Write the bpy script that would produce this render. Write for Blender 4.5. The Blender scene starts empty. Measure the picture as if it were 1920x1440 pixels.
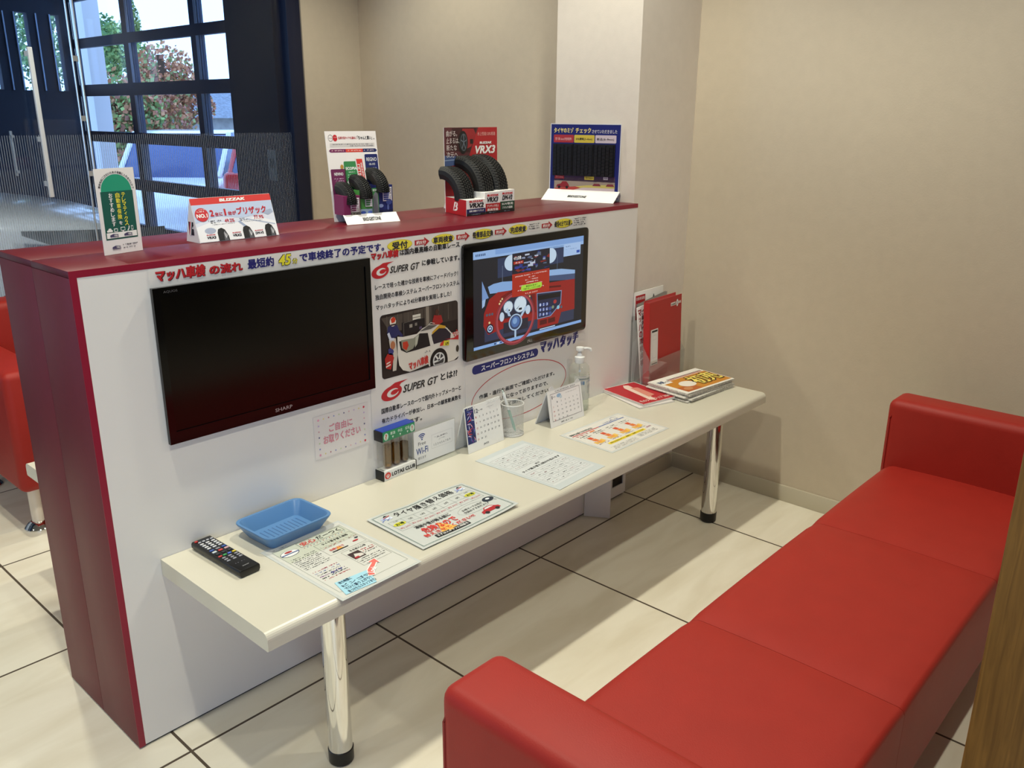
import bpy, bmesh, math, random
from mathutils import Vector, Matrix
R = math.radians
random.seed(7)
scn = bpy.context.scene
COL = scn.collection

# ------------------------------------------------------------------ camera
F, YAW, PITCH, ROLL = 1598.49, 0.738217, -0.30475, -0.006466
CAM = Vector((-0.60738, -1.67286, 1.35995))
cd = bpy.data.cameras.new('camera')
cd.sensor_fit = 'HORIZONTAL'; cd.sensor_width = 36.0
cd.lens = F * 36.0 / 1920.0; cd.clip_start = 0.02; cd.clip_end = 300
cam = bpy.data.objects.new('camera', cd); COL.objects.link(cam)
fw = Vector((math.cos(PITCH)*math.cos(YAW), math.cos(PITCH)*math.sin(YAW), math.sin(PITCH)))
rt = Vector((math.sin(YAW), -math.cos(YAW), 0)); dn = fw.cross(rt)
cr, sr = math.cos(ROLL), math.sin(ROLL)
rt, dn = cr*rt + sr*dn, -sr*rt + cr*dn
cam.matrix_world = Matrix(((rt.x, -dn.x, -fw.x, CAM.x), (rt.y, -dn.y, -fw.y, CAM.y), (rt.z, -dn.z, -fw.z, CAM.z), (0, 0, 0, 1)))
scn.camera = cam

# ------------------------------------------------------------------ colour management, sky, lamps
vs = scn.view_settings
vs.view_transform = 'Standard'; vs.look = 'None'; vs.gamma = 1.0; vs.use_curve_mapping = False
vs.exposure = 0.0
world = bpy.data.worlds.new('sky'); scn.world = world; world.use_nodes = True
bg = world.node_tree.nodes['Background']
bg.inputs[0].default_value = (0.42, 0.64, 1.0, 1); bg.inputs[1].default_value = 3.3

CEIL = 2.60
def spot(x, y, power, size=122, col=(1.0, 0.97, 0.80)):
    l = bpy.data.lights.new('downlight', 'SPOT'); l.energy = power; l.color = col
    l.spot_size = R(size); l.spot_blend = 0.6; l.shadow_soft_size = 0.035
    o = bpy.data.objects.new('downlight', l); o.location = (x, y, CEIL-0.03); COL.objects.link(o)
for (x, y, p) in ((-0.10, -1.45, 41), (1.55, -1.45, 40), (-0.10, -0.22, 82), (1.30, -0.22, 76),
                  (-1.85, -1.45, 36), (-1.85, 0.10, 34), (0.2, 1.15, 68), (1.55, 1.15, 50), (-1.85, 1.25, 34)):
    spot(x, y, p)
def portal(loc, rot, sx, sy):
    l = bpy.data.lights.new('sky_portal', 'AREA'); l.shape = 'RECTANGLE'; l.size = sx; l.size_y = sy
    l.cycles.is_portal = True
    o = bpy.data.objects.new('sky_portal', l); o.location = loc; o.rotation_euler = rot; COL.objects.link(o)
portal((-2.5, -3.39, 1.5), (R(90), 0, 0), 3.2, 1.8)
portal((-4.29, 4.4, 1.6), (0, R(-90), 0), 2.6, 3.4)  # unseen side opening, added to let sky light onto the workshop car
portal((3.36, 6.5, 1.3), (0, R(90), 0), 2.6, 3.0)

# ------------------------------------------------------------------ materials
def lin(h):
    h = h.lstrip('#'); v = [int(h[i:i+2], 16)/255 for i in (0, 2, 4)]
    return tuple(c/12.92 if c <= 0.04045 else ((c+0.055)/1.055)**2.4 for c in v)
MATS = {}
def mat(h, rough=0.55, metal=0.0, name=None, noise=0.0, scale=8.0, bump=0.0, bscale=60.0, coat=0.0, spec=0.5, stretch=None):
    key = (h, rough, metal, name, noise, bump, coat, spec)
    if key in MATS: return MATS[key]
    m = bpy.data.materials.new(name or 'paint_'+h.lstrip('#')); m.use_nodes = True
    nt = m.node_tree; b = nt.nodes['Principled BSDF']
    c = lin(h)
    b.inputs['Base Color'].default_value = (*c, 1); b.inputs['Roughness'].default_value = rough
    b.inputs['Metallic'].default_value = metal; b.inputs['Specular IOR Level'].default_value = spec
    if coat: b.inputs['Coat Weight'].default_value = coat; b.inputs['Coat Roughness'].default_value = 0.05
    if noise or bump:
        tc = nt.nodes.new('ShaderNodeTexCoord'); mp = nt.nodes.new('ShaderNodeMapping')
        nt.links.new(tc.outputs['Object'], mp.inputs[0])
        if stretch: mp.inputs['Scale'].default_value = stretch
    if noise:
        n = nt.nodes.new('ShaderNodeTexNoise'); n.inputs['Scale'].default_value = scale; n.inputs['Detail'].default_value = 4
        nt.links.new(mp.outputs[0], n.inputs['Vector'])
        r = nt.nodes.new('ShaderNodeValToRGB')
        r.color_ramp.elements[0].position = 0.3; r.color_ramp.elements[1].position = 0.7
        r.color_ramp.elements[0].color = (*[x*(1-noise) for x in c], 1)
        r.color_ramp.elements[1].color = (*[min(1, x*(1+noise)) for x in c], 1)
        nt.links.new(n.outputs['Fac'], r.inputs[0]); nt.links.new(r.outputs[0], b.inputs['Base Color'])
    if bump:
        n2 = nt.nodes.new('ShaderNodeTexNoise'); n2.inputs['Scale'].default_value = bscale; n2.inputs['Detail'].default_value = 3
        nt.links.new(mp.outputs[0], n2.inputs['Vector'])
        bp = nt.nodes.new('ShaderNodeBump'); bp.inputs['Strength'].default_value = bump; bp.inputs['Distance'].default_value = 0.002
        nt.links.new(n2.outputs['Fac'], bp.inputs['Height']); nt.links.new(bp.outputs[0], b.inputs['Normal'])
    MATS[key] = m; return m
def glow(h, s=1.0):
    key = ('e', h, s)
    if key in MATS: return MATS[key]
    m = bpy.data.materials.new('screen_'+h.lstrip('#')); m.use_nodes = True; nt = m.node_tree
    b = nt.nodes['Principled BSDF']; b.inputs['Base Color'].default_value = (0.01, 0.01, 0.01, 1); b.inputs['Roughness'].default_value = 0.25
    b.inputs['Emission Color'].default_value = (*lin(h), 1); b.inputs['Emission Strength'].default_value = s
    MATS[key] = m; return m
def clear(name, tint=(1, 1, 1), gloss=0.06, rough=0.0, alpha=0.0, haze=(0.9, 0.9, 0.9)):
    if name in MATS: return MATS[name]
    m = bpy.data.materials.new(name); m.use_nodes = True; nt = m.node_tree; nt.nodes.clear()
    out = nt.nodes.new('ShaderNodeOutputMaterial'); t = nt.nodes.new('ShaderNodeBsdfTransparent'); t.inputs[0].default_value = (*tint, 1)
    g = nt.nodes.new('ShaderNodeBsdfGlossy'); g.inputs['Roughness'].default_value = rough
    mx = nt.nodes.new('ShaderNodeMixShader'); mx.inputs[0].default_value = gloss
    nt.links.new(t.outputs[0], mx.inputs[1]); nt.links.new(g.outputs[0], mx.inputs[2]); last = mx
    if alpha:
        d = nt.nodes.new('ShaderNodeBsdfDiffuse'); d.inputs[0].default_value = (*haze, 1)
        m2 = nt.nodes.new('ShaderNodeMixShader'); m2.inputs[0].default_value = alpha
        nt.links.new(last.outputs[0], m2.inputs[1]); nt.links.new(d.outputs[0], m2.inputs[2]); last = m2
    nt.links.new(last.outputs[0], out.inputs[0]); MATS[name] = m; return m

def floor_material():
    m = bpy.data.materials.new('floor_tiles'); m.use_nodes = True; nt = m.node_tree; b = nt.nodes['Principled BSDF']
    N = nt.nodes.new; L = nt.links.new
    g = N('ShaderNodeNewGeometry'); sp = N('ShaderNodeSeparateXYZ'); L(g.outputs['Position'], sp.inputs[0])
    def mth(op, a, bb=None):
        n = N('ShaderNodeMath'); n.operation = op
        for i, v in enumerate((a, bb)):
            if v is None: continue
            if isinstance(v, (int, float)): n.inputs[i].default_value = v
            else: L(v, n.inputs[i])
        return n.outputs[0]
    def edge(o, off):
        fr = mth('FRACT', mth('DIVIDE', mth('SUBTRACT', o, off), 0.6))
        return mth('MINIMUM', fr, mth('SUBTRACT', 1.0, fr))
    e = mth('MINIMUM', edge(sp.outputs[0], 0.676-6.0), edge(sp.outputs[1], -0.0895-6.0))
    line = mth('LESS_THAN', e, 0.0055)
    cx = mth('FLOOR', mth('DIVIDE', mth('SUBTRACT', sp.outputs[0], 0.676-6.0), 0.6))
    cy = mth('FLOOR', mth('DIVIDE', mth('SUBTRACT', sp.outputs[1], -0.0895-6.0), 0.6))
    cb = N('ShaderNodeCombineXYZ'); L(mth('MULTIPLY', cx, 3.7), cb.inputs[0]); L(mth('MULTIPLY', cy, 5.3), cb.inputs[1])
    ad = N('ShaderNodeVectorMath'); ad.operation = 'ADD'; L(g.outputs['Position'], ad.inputs[0]); L(cb.outputs[0], ad.inputs[1])
    mp = N('ShaderNodeMapping'); mp.inputs['Scale'].default_value = (1.6, 7.0, 1.0); mp.inputs['Rotation'].default_value = (0, 0, 0.35)
    L(ad.outputs[0], mp.inputs[0])
    n = N('ShaderNodeTexNoise'); n.inputs['Scale'].default_value = 1.7; n.inputs['Detail'].default_value = 6; n.inputs['Distortion'].default_value = 0.6
    L(mp.outputs[0], n.inputs['Vector'])
    r = N('ShaderNodeValToRGB'); r.color_ramp.elements[0].position = 0.32; r.color_ramp.elements[1].position = 0.62
    r.color_ramp.elements[0].color = (*lin('dfd7c3'), 1); r.color_ramp.elements[1].color = (*lin('ebe5d4'), 1)
    L(n.outputs['Fac'], r.inputs[0])
    mx = N('ShaderNodeMixRGB'); L(line, mx.inputs[0]); L(r.outputs[0], mx.inputs[1]); mx.inputs[2].default_value = (*lin('4e4234'), 1)
    L(mx.outputs[0], b.inputs['Base Color'])
    ro = mth('ADD', mth('MULTIPLY', line, 0.5), 0.22); L(ro, b.inputs['Roughness'])
    return m

def stripe_film():
    m = bpy.data.materials.new('striped_film'); m.use_nodes = True; nt = m.node_tree; nt.nodes.clear()
    N = nt.nodes.new; L = nt.links.new
    out = N('ShaderNodeOutputMaterial'); g = N('ShaderNodeNewGeometry'); sp = N('ShaderNodeSeparateXYZ'); L(g.outputs['Position'], sp.inputs[0])
    d = N('ShaderNodeMath'); d.operation = 'DIVIDE'; d.inputs[1].default_value = 0.0085; L(sp.outputs[0], d.inputs[0])
    f = N('ShaderNodeMath'); f.operation = 'FRACT'; L(d.outputs[0], f.inputs[0])
    c = N('ShaderNodeMath'); c.operation = 'LESS_THAN'; c.inputs[1].default_value = 0.34; L(f.outputs[0], c.inputs[0])
    s = N('ShaderNodeMath'); s.operation = 'MULTIPLY'; s.inputs[1].default_value = 0.30; L(c.outputs[0], s.inputs[0])
    t = N('ShaderNodeBsdfTransparent'); df = N('ShaderNodeBsdfTranslucent'); df.inputs[0].default_value = (0.8, 0.86, 0.95, 1)
    d2 = N('ShaderNodeBsdfDiffuse'); d2.inputs[0].default_value = (0.5, 0.55, 0.62, 1)
    ms = N('ShaderNodeMixShader'); ms.inputs[0].default_value = 0.5; L(df.outputs[0], ms.inputs[1]); L(d2.outputs[0], ms.inputs[2])
    mx = N('ShaderNodeMixShader'); L(s.outputs[0], mx.inputs[0]); L(t.outputs[0], mx.inputs[1]); L(ms.outputs[0], mx.inputs[2])
    L(mx.outputs[0], out.inputs[0]); return m

def wood_material():
    m = bpy.data.materials.new('wood_grain'); m.use_nodes = True; nt = m.node_tree; b = nt.nodes['Principled BSDF']
    N = nt.nodes.new; L = nt.links.new
    tc = N('ShaderNodeTexCoord'); mp = N('ShaderNodeMapping'); mp.inputs['Scale'].default_value = (60, 60, 3.5); L(tc.outputs['Object'], mp.inputs[0])
    n = N('ShaderNodeTexNoise'); n.inputs['Scale'].default_value = 2.2; n.inputs['Detail'].default_value = 6; n.inputs['Distortion'].default_value = 0.8; L(mp.outputs[0], n.inputs['Vector'])
    r = N('ShaderNodeValToRGB'); r.color_ramp.elements[0].position = 0.3; r.color_ramp.elements[1].position = 0.72
    r.color_ramp.elements[0].color = (*lin('644310'), 1); r.color_ramp.elements[1].color = (*lin('8a6226'), 1)
    L(n.outputs['Fac'], r.inputs[0]); L(r.outputs[0], b.inputs['Base Color']); b.inputs['Roughness'].default_value = 0.5
    return m

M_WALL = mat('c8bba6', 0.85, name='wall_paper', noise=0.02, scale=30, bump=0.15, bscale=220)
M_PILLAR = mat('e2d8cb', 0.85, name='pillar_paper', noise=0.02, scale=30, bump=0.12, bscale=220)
M_ROOM = mat('6a6358', 0.85, name='far_wall_paint', noise=0.02)
M_CEIL = mat('8e8a82', 0.9, name='ceiling_paint', noise=0.01)
M_BASEB = mat('c4bca8', 0.45, name='baseboard_vinyl')
M_RED = mat('5e1520', 0.38, name='red_laminate', noise=0.03, scale=40, spec=0.25)
M_REDSIDE = mat('6a222b', 0.45, name='red_side_laminate', noise=0.03, scale=40, spec=0.2)
M_WHITE = mat('e9e5e1', 0.42, name='white_laminate', noise=0.008)
M_BENCH = mat('d4cfbf', 0.28, name='cream_laminate', noise=0.008)
M_CHROME = mat('e4e4e2', 0.05, 1.0, name='chrome')
M_STEEL = mat('c0c4c8', 0.25, 1.0, name='brushed_steel')
M_BLACK = mat('0a0a0b', 0.35, name='black_plastic')
M_GLOSSBLACK = mat('050506', 0.10, name='gloss_black')
M_SCREENOFF = mat('030303', 0.16, name='dark_screen')
M_LEATHER = mat('96241b', 0.5, name='red_leather', noise=0.04, scale=14, bump=0.12, bscale=420, spec=0.28)
M_LEATHER2 = mat('96241c', 0.5, name='red_leather_arm', noise=0.04, scale=14, bump=0.12, bscale=420, spec=0.28)
M_PAPER = mat('e9e7e3', 0.5, name='paper')
M_LAMI = mat('ced2d0', 0.18, name='laminated_paper')
M_CARD = mat('eceae8', 0.45, name='white_card')
M_RUBBER = mat('131313', 0.62, name='tire_rubber')
M_NAVY = mat('06112e', 0.4, name='navy_frame')
M_GLASS = clear('window_glass', (0.93, 0.96, 1.0), 0.02)
M_ACRYL = clear('acrylic', (0.93, 0.94, 0.93), 0.10, 0.02, 0.05)
M_WOOD = wood_material()

# ------------------------------------------------------------------ builders
def obj(name, me, parent=None):
    o = bpy.data.objects.new(name, me); COL.objects.link(o)
    if parent: o.parent = parent
    return o
def bm_obj(name, bm, m, parent=None, smooth=False):
    me = bpy.data.meshes.new(name); bmesh.ops.recalc_face_normals(bm, faces=bm.faces[:]); bm.to_mesh(me); bm.free()
    for x in (m if isinstance(m, (list, tuple)) else [m]): me.materials.append(x)
    if smooth:
        for p in me.polygons: p.use_smooth = True
        try: me.set_sharp_from_angle(angle=R(40))
        except Exception: pass
    return obj(name, me, parent)
def tag(o, label=None, cat=None, group=None, kind=None):
    if label: o['label'] = label
    if cat: o['category'] = cat
    if group: o['group'] = group
    if kind: o['kind'] = kind
    return o
def thing(name, label, cat, loc=(0, 0, 0), rz=0, group=None):
    o = bpy.data.objects.new(name, None); COL.objects.link(o); o.empty_display_size = 0.05
    o.location = loc; o.rotation_euler = (0, 0, rz); return tag(o, label, cat, group)
def add_box(bm, x0, x1, y0, y1, z0, z1, bev=0, seg=2, mi=0, mtx=None):
    b = bmesh.new()
    vs_ = [b.verts.new((x, y, z)) for x in (x0, x1) for y in (y0, y1) for z in (z0, z1)]
    for f in ((0, 1, 3, 2), (4, 6, 7, 5), (0, 4, 5, 1), (2, 3, 7, 6), (0, 2, 6, 4), (1, 5, 7, 3)): b.faces.new([vs_[i] for i in f])
    bmesh.ops.recalc_face_normals(b, faces=b.faces[:])
    if bev: bmesh.ops.bevel(b, geom=b.edges[:], offset=bev, segments=seg, affect='EDGES', profile=0.5)
    merge(bm, b, mi, mtx)
def merge(bm, b, mi=0, mtx=None):
    b.verts.index_update(); mp = {}
    for v in b.verts: mp[v] = bm.verts.new(mtx @ v.co if mtx else v.co)
    for f in b.faces:
        try: nf = bm.faces.new([mp[v] for v in f.verts]); nf.material_index = mi; nf.smooth = f.smooth
        except ValueError: pass
    b.free()
def box(name, x0, x1, y0, y1, z0, z1, m, parent=None, bev=0, seg=2, smooth=None):
    bm = bmesh.new(); add_box(bm, x0, x1, y0, y1, z0, z1, bev, seg)
    return bm_obj(name, bm, m, parent, bool(bev) if smooth is None else smooth)
def add_lathe(bm, prof, cx, cy, seg=32, mi=0, cap=True):
    rings = []
    for (r, z) in prof:
        rings.append([bm.verts.new((cx+r*math.cos(2*math.pi*i/seg), cy+r*math.sin(2*math.pi*i/seg), z)) for i in range(seg)])
    for a, b in zip(rings, rings[1:]):
        for i in range(seg):
            f = bm.faces.new((a[i], a[(i+1) % seg], b[(i+1) % seg], b[i])); f.material_index = mi
    if cap:
        for q in (rings[0], rings[-1]):
            f = bm.faces.new(q); f.material_index = mi
def lathe(name, prof, cx, cy, m, parent=None, seg=32, cap=True):
    bm = bmesh.new(); add_lathe(bm, prof, cx, cy, seg, 0, cap); return bm_obj(name, bm, m, parent, True)
def add_tube(bm, pts, r, seg=8, mi=0, closed=False):
    pts = [Vector(p) for p in pts]; n = len(pts); rings = []; up = Vector((0, 0, 1))
    for i, p in enumerate(pts):
        a = pts[(i-1) % n] if (closed or i > 0) else p; b = pts[(i+1) % n] if (closed or i < n-1) else p
        t = (b-a).normalized(); u = up if abs(t.z) < 0.9 else Vector((1, 0, 0))
        x = t.cross(u).normalized(); y = x.cross(t)
        rings.append([bm.verts.new(p + r*(math.cos(2*math.pi*k/seg)*x + math.sin(2*math.pi*k/seg)*y)) for k in range(seg)])
    for i in range(n if closed else n-1):
        a, b = rings[i], rings[(i+1) % n]
        for k in range(seg):
            f = bm.faces.new((a[k], a[(k+1) % seg], b[(k+1) % seg], b[k])); f.material_index = mi
    if not closed:
        for q in (rings[0], rings[-1]): bm.faces.new(q).material_index = mi
def tube(name, pts, r, m, parent=None, seg=10, closed=False):
    bm = bmesh.new(); add_tube(bm, pts, r, seg, 0, closed); return bm_obj(name, bm, m, parent, True)
def prism(name, prof, axis, a0, a1, m, parent=None, bev=0, seg=2):
    """profile of (p,q) pairs extruded along axis: x->(y,z) y->(x,z) z->(x,y)"""
    bm = bmesh.new()
    def P(p, q, a): return {'x': (a, p, q), 'y': (p, a, q), 'z': (p, q, a)}[axis]
    A = [bm.verts.new(P(p, q, a0)) for p, q in prof]; B = [bm.verts.new(P(p, q, a1)) for p, q in prof]
    n = len(prof)
    bm.faces.new(A); bm.faces.new(B)
    for i in range(n): bm.faces.new((A[i], A[(i+1) % n], B[(i+1) % n], B[i]))
    bmesh.ops.recalc_face_normals(bm, faces=bm.faces[:])
    if bev: bmesh.ops.bevel(bm, geom=bm.edges[:], offset=bev, segments=seg, affect='EDGES', profile=0.5)
    return bm_obj(name, bm, m, parent, bool(bev))

# ------------------------------------------------------------------ printed boards
_txt = {}
def text_mesh(s, bold=0.0, shear=0.0, res=2):
    k = (s, bold, shear, res)
    if k in _txt: return _txt[k]
    c = bpy.data.curves.new('lettering', 'FONT'); c.body = s; c.resolution_u = res; c.shear = shear
    c.fill_mode = 'FRONT'
    o = bpy.data.objects.new('lettering', c); me = o.to_mesh()
    v = [(p.co.x, p.co.y) for p in me.vertices]; f = [tuple(p.vertices) for p in me.polygons]
    o.to_mesh_clear(); bpy.data.objects.remove(o); bpy.data.curves.remove(c)
    x0 = min(p[0] for p in v); x1 = max(p[0] for p in v); y0 = min(p[1] for p in v); y1 = max(p[1] for p in v)
    _txt[k] = (v, f, x0, x1, y0, y1); return _txt[k]
INK = mat('101012', 0.6)
class Board:
    def __init__(s): s.mats = []; s.polys = []   # polys: (pts, mat index, layer)
    def mi(s, m):
        if isinstance(m, str): m = mat(m, 0.5)
        if m not in s.mats: s.mats.append(m)
        return s.mats.index(m)
    def poly(s, pts, m, l=1): s.polys.append((list(pts), s.mi(m), l, None)); return s
    def rect(s, x0, y0, x1, y1, m, l=1): return s.poly([(x0, y0), (x1, y0), (x1, y1), (x0, y1)], m, l)
    def rrect(s, x0, y0, x1, y1, r, m, l=1):
        p = []
        for cx, cy, a in ((x1-r, y0+r, -90), (x1-r, y1-r, 0), (x0+r, y1-r, 90), (x0+r, y0+r, 180)):
            p += [(cx+r*math.cos(R(a+t)), cy+r*math.sin(R(a+t))) for t in (0, 22.5, 45, 67.5, 90)]
        return s.poly(p, m, l)
    def ell(s, cx, cy, rx, ry, m, l=1, n=28, a0=0, a1=360, rot=0):
        p = [(rx*math.cos(R(a0+(a1-a0)*i/n)), ry*math.sin(R(a0+(a1-a0)*i/n))) for i in range(n if a1-a0 == 360 else n+1)]
        c, d = math.cos(R(rot)), math.sin(R(rot))
        return s.poly([(cx+x*c-y*d, cy+x*d+y*c) for x, y in p], m, l)
    def line(s, pts, w, m, l=1, closed=False):
        q = list(pts)+([pts[0]] if closed else [])
        for k, ((xa, ya), (xb, yb)) in enumerate(zip(q, q[1:])):
            d = math.hypot(xb-xa, yb-ya) or 1e-9; nx, ny = -(yb-ya)/d*w/2, (xb-xa)/d*w/2
            s.poly([(xa+nx, ya+ny), (xa-nx, ya-ny), (xb-nx, yb-ny), (xb+nx, yb+ny)], m, l+0.12*(k % 3))
        return s
    def frame(s, x0, y0, x1, y1, w, m, l=1): return s.line([(x0, y0), (x1, y0), (x1, y1), (x0, y1)], w, m, l, True)
    def ring(s, cx, cy, rx, ry, w, m, l=1, a0=0, a1=360, n=40):
        o = [(cx+rx*math.cos(R(a0+(a1-a0)*i/n)), cy+ry*math.sin(R(a0+(a1-a0)*i/n))) for i in range(n+1)]
        return s.line(o, w, m, l)
    def text(s, t, x0, y0, x1, y1, m=INK, l=2, bold=0.0, shear=0.0, res=2, rot=0):
        """lettering stretched to fill the box x0..x1, y0..y1"""
        v, f, a, b, c, d = text_mesh(t, 0.0, shear, res); i = s.mi(m)
        q = bold*0.62; a -= q; b += q; c -= q; d += q
        sx = (x1-x0)/max(b-a, 1e-6); sy = (y1-y0)/max(d-c, 1e-6)
        for k, (ox, oy) in enumerate(((q, q), (-q, -q), (-q, q), (q, -q)) if bold else ((0, 0),)):   # bold: strokes thickened by shifted copies
            pts = [(x0+(p[0]+ox-a)*sx, y0+(p[1]+oy-c)*sy) for p in v]
            if rot:
                cx, cy = (x0+x1)/2, (y0+y1)/2; C, S = math.cos(R(rot)), math.sin(R(rot))
                pts = [(cx+(x-cx)*C-(y-cy)*S, cy+(x-cx)*S+(y-cy)*C) for x, y in pts]
            s.polys.append((pts, i, l+0.15*k, f))
        return s
    def vtext(s, t, x, y, h, m=INK, l=2, bold=0.0, gap=1.08, w=None):
        """vertical column, top at y, each letter h tall"""
        for k, ch in enumerate(t):
            if ch == 'ー': s.rect(x+h*0.42, y-h*(k*gap+0.95), x+h*0.56, y-h*(k*gap+0.05), m, l); continue
            q = h*(0.72 if ch in 'ィッャュョ' else 1.0)
            s.text(ch, x+(h-q)/2, y-h*(k*gap)-q*0.95-(h-q)*0.3, x+(h-q)/2+q*0.92, y-h*k*gap-(h-q)*0.3, m, l, bold)
        return s
    def greek(s, x0, y0, x1, y1, m='55555a', l=1, seed=1, dens=0.8):
        """a line of print too small to read: a row of tiny strokes"""
        rr = random.Random(seed); h = y1-y0; x = x0
        while x < x1-h*0.5:
            w = h*rr.uniform(0.5, 0.9)
            if rr.random() < dens:
                s.rect(x, y0+h*rr.choice((0.0, 0.45, 0.7)), x+w, y0+h*rr.choice((0.25, 0.85, 1.0)), m, l)
                if rr.random() < 0.6: s.rect(x+w*rr.uniform(0.1, 0.6), y0, x+w*rr.uniform(0.62, 0.85), y1, m, l)
            x += w+h*0.2
        return s
    def build(s, name, o, u, v, parent=None, size=None, outline=None, thick=0.0006, base=None, warp=None, step=0.00022, back=None, grid=1):
        u = Vector(u).normalized(); v = Vector(v).normalized(); n = u.cross(v).normalized(); o = Vector(o)
        def W(x, y, h):
            hh = h + (warp(x, y) if warp else 0.0); return o + u*x + v*y + n*hh
        V, Fc, Mi = [], [], []
        def put(pts, faces, mi, h):
            k = len(V); V.extend(W(x, y, h) for x, y in pts)
            for f in faces: Fc.append(tuple(k+i for i in f)); Mi.append(mi)
        if base is not None:
            bi = s.mi(base); ki = s.mi(back) if back else bi
            ol = outline or [(0, 0), (size[0], 0), size, (0, size[1])]
            if warp and not outline:
                g = grid; w_, h_ = size
                P = [(w_*i/g, h_*j/g) for j in range(g+1) for i in range(g+1)]
                Q = [(j*(g+1)+i, j*(g+1)+i+1, (j+1)*(g+1)+i+1, (j+1)*(g+1)+i) for j in range(g) for i in range(g)]
                put(P, Q, bi, 0); put(P, [q[::-1] for q in Q], ki, -thick)
            else:
                m_ = len(ol); k = len(V)
                put(ol, [tuple(range(m_))], bi, 0); put(ol, [tuple(range(m_))[::-1]], ki, -thick)
                for i in range(m_): Fc.append((k+i, k+m_+i, k+m_+(i+1) % m_, k+(i+1) % m_)); Mi.append(bi)
        for pts, mi, l, f in s.polys:
            if warp and f is None and len(pts) == 4 and base is not None and grid > 1:   # subdivide so it follows the curve
                a, b, c, d = pts; g = 8
                P = []
                for j in range(g+1):
                    for i in range(g+1):
                        s_, t_ = i/g, j/g
                        P.append(tuple((1-s_)*(1-t_)*a[q]+s_*(1-t_)*b[q]+s_*t_*c[q]+(1-s_)*t_*d[q] for q in (0, 1)))
                put(P, [(j*(g+1)+i, j*(g+1)+i+1, (j+1)*(g+1)+i+1, (j+1)*(g+1)+i) for j in range(g) for i in range(g)], mi, l*step)
            else: put(pts, f or [tuple(range(len(pts)))], mi, l*step)
        me = bpy.data.meshes.new(name); me.from_pydata(V, [], Fc)
        for m in s.mats: me.materials.append(m)
        for p, mi in zip(me.polygons, Mi): p.material_index = mi
        me.update(); return obj(name, me, parent)

XV, YV, ZV = (1, 0, 0), (0, 1, 0), (0, 0, 1)

# ================================================================== setting
def S(o): o['kind'] = 'structure'; return o
GY = 1.933                                   # plane of the glass front to the workshop
S(bm_obj('floor', (lambda b: (add_box(b, -4.3, 2.35, -3.4, GY+0.1, -0.06, 0.0), b)[1])(bmesh.new()), floor_material()))
S(box('ceiling', -4.3, 2.35, -3.4, GY+0.1, CEIL, CEIL+0.08, M_CEIL))
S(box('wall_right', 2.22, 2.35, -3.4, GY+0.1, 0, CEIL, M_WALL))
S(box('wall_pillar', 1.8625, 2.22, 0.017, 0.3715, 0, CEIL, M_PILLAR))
S(box('wall_back', 1.885, 2.22, GY, GY+0.1, 0, CEIL, M_WALL))
S(box('wall_left', -4.3, -4.2, -3.4, GY+0.1, 0, CEIL, M_ROOM))
wl = bmesh.new()
for (a, b, c, d) in ((-4.3, -4.1, 0, CEIL), (-0.9, 2.35, 0, CEIL), (-4.1, -0.9, 0, 0.6), (-4.1, -0.9, 2.4, CEIL)):
    add_box(wl, a, b, -3.5, -3.4, c, d)
S(bm_obj('wall_front', wl, M_ROOM))
wn = bmesh.new()
for x in (-4.1, -3.05, -1.99, -0.94): add_box(wn, x, x+0.04, -3.48, -3.42, 0.6, 2.4)
add_box(wn, -4.1, -0.9, -3.48, -3.42, 0.6, 0.64); add_box(wn, -4.1, -0.9, -3.48, -3.42, 2.36, 2.4)
S(bm_obj('window_1', wn, M_STEEL))
S(box('baseboard_right', 2.212, 2.22, -3.4, 0.017, 0, 0.062, M_BASEB, bev=0.0015))
S(box('baseboard_pillar', 1.8625, 2.212, 0.009, 0.017, 0, 0.062, M_BASEB, bev=0.0015))
S(box('baseboard_back', 2.212, 2.22, 0.372, GY, 0, 0.062, M_BASEB, bev=0.0015))

# glass front between waiting room and workshop
fr = S(box('window_2', 1.795, 1.870, GY-0.02, GY+0.10, 0, CEIL, M_NAVY, bev=0.003))
box('trim_strip', 1.870, 1.885, GY-0.005, GY+0.1, 0, CEIL, mat('8a8680', 0.4, 0.5, name='grey_trim'), fr)
box('head_rail', -4.2, 1.795, GY-0.02, GY+0.06, 2.48, CEIL, M_NAVY, fr)
box('glass_pane', 0.875, 1.795, GY+0.008, GY+0.018, 0.0, 2.48, M_GLASS, fr)
box('striped_film', 0.875, 1.795, GY+0.005, GY+0.0055, 0.0, 1.278, stripe_film(), fr)
dr = S(box('door_1', -0.10, 0.868, GY+0.008, GY+0.018, 0.01, 2.48, M_GLASS))
box('striped_film', -0.10, 0.868, GY+0.005, GY+0.0055, 0.01, 1.278, stripe_film(), dr)
bm = bmesh.new(); add_tube(bm, [(0.858, GY-0.004, 0.02), (0.858, GY-0.004, 2.47)], 0.006, 8); add_tube(bm, [(0.834, GY-0.004, 0.02), (0.834, GY-0.004, 2.47)], 0.0035, 8)
for z in (1.12, 1.33, 1.55): add_box(bm, 0.834, 0.860, GY-0.006, GY+0.002, z, z+0.02)
bm_obj('edge_seal', bm, mat('c8d0d8', 0.2, 0.9, name='bright_metal'), dr, True)
bm = bmesh.new(); add_box(bm, 0.664, 0.680, GY-0.045, GY-0.030, 1.05, 1.590, 0.002)
for z in (1.09, 1.255, 1.56): add_box(bm, 0.668, 0.676, GY-0.032, GY+0.008, z, z+0.018)
bm_obj('pull_handle', bm, mat('dfe4ea', 0.35, 0.2, name='satin_handle'), dr, True)
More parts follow.
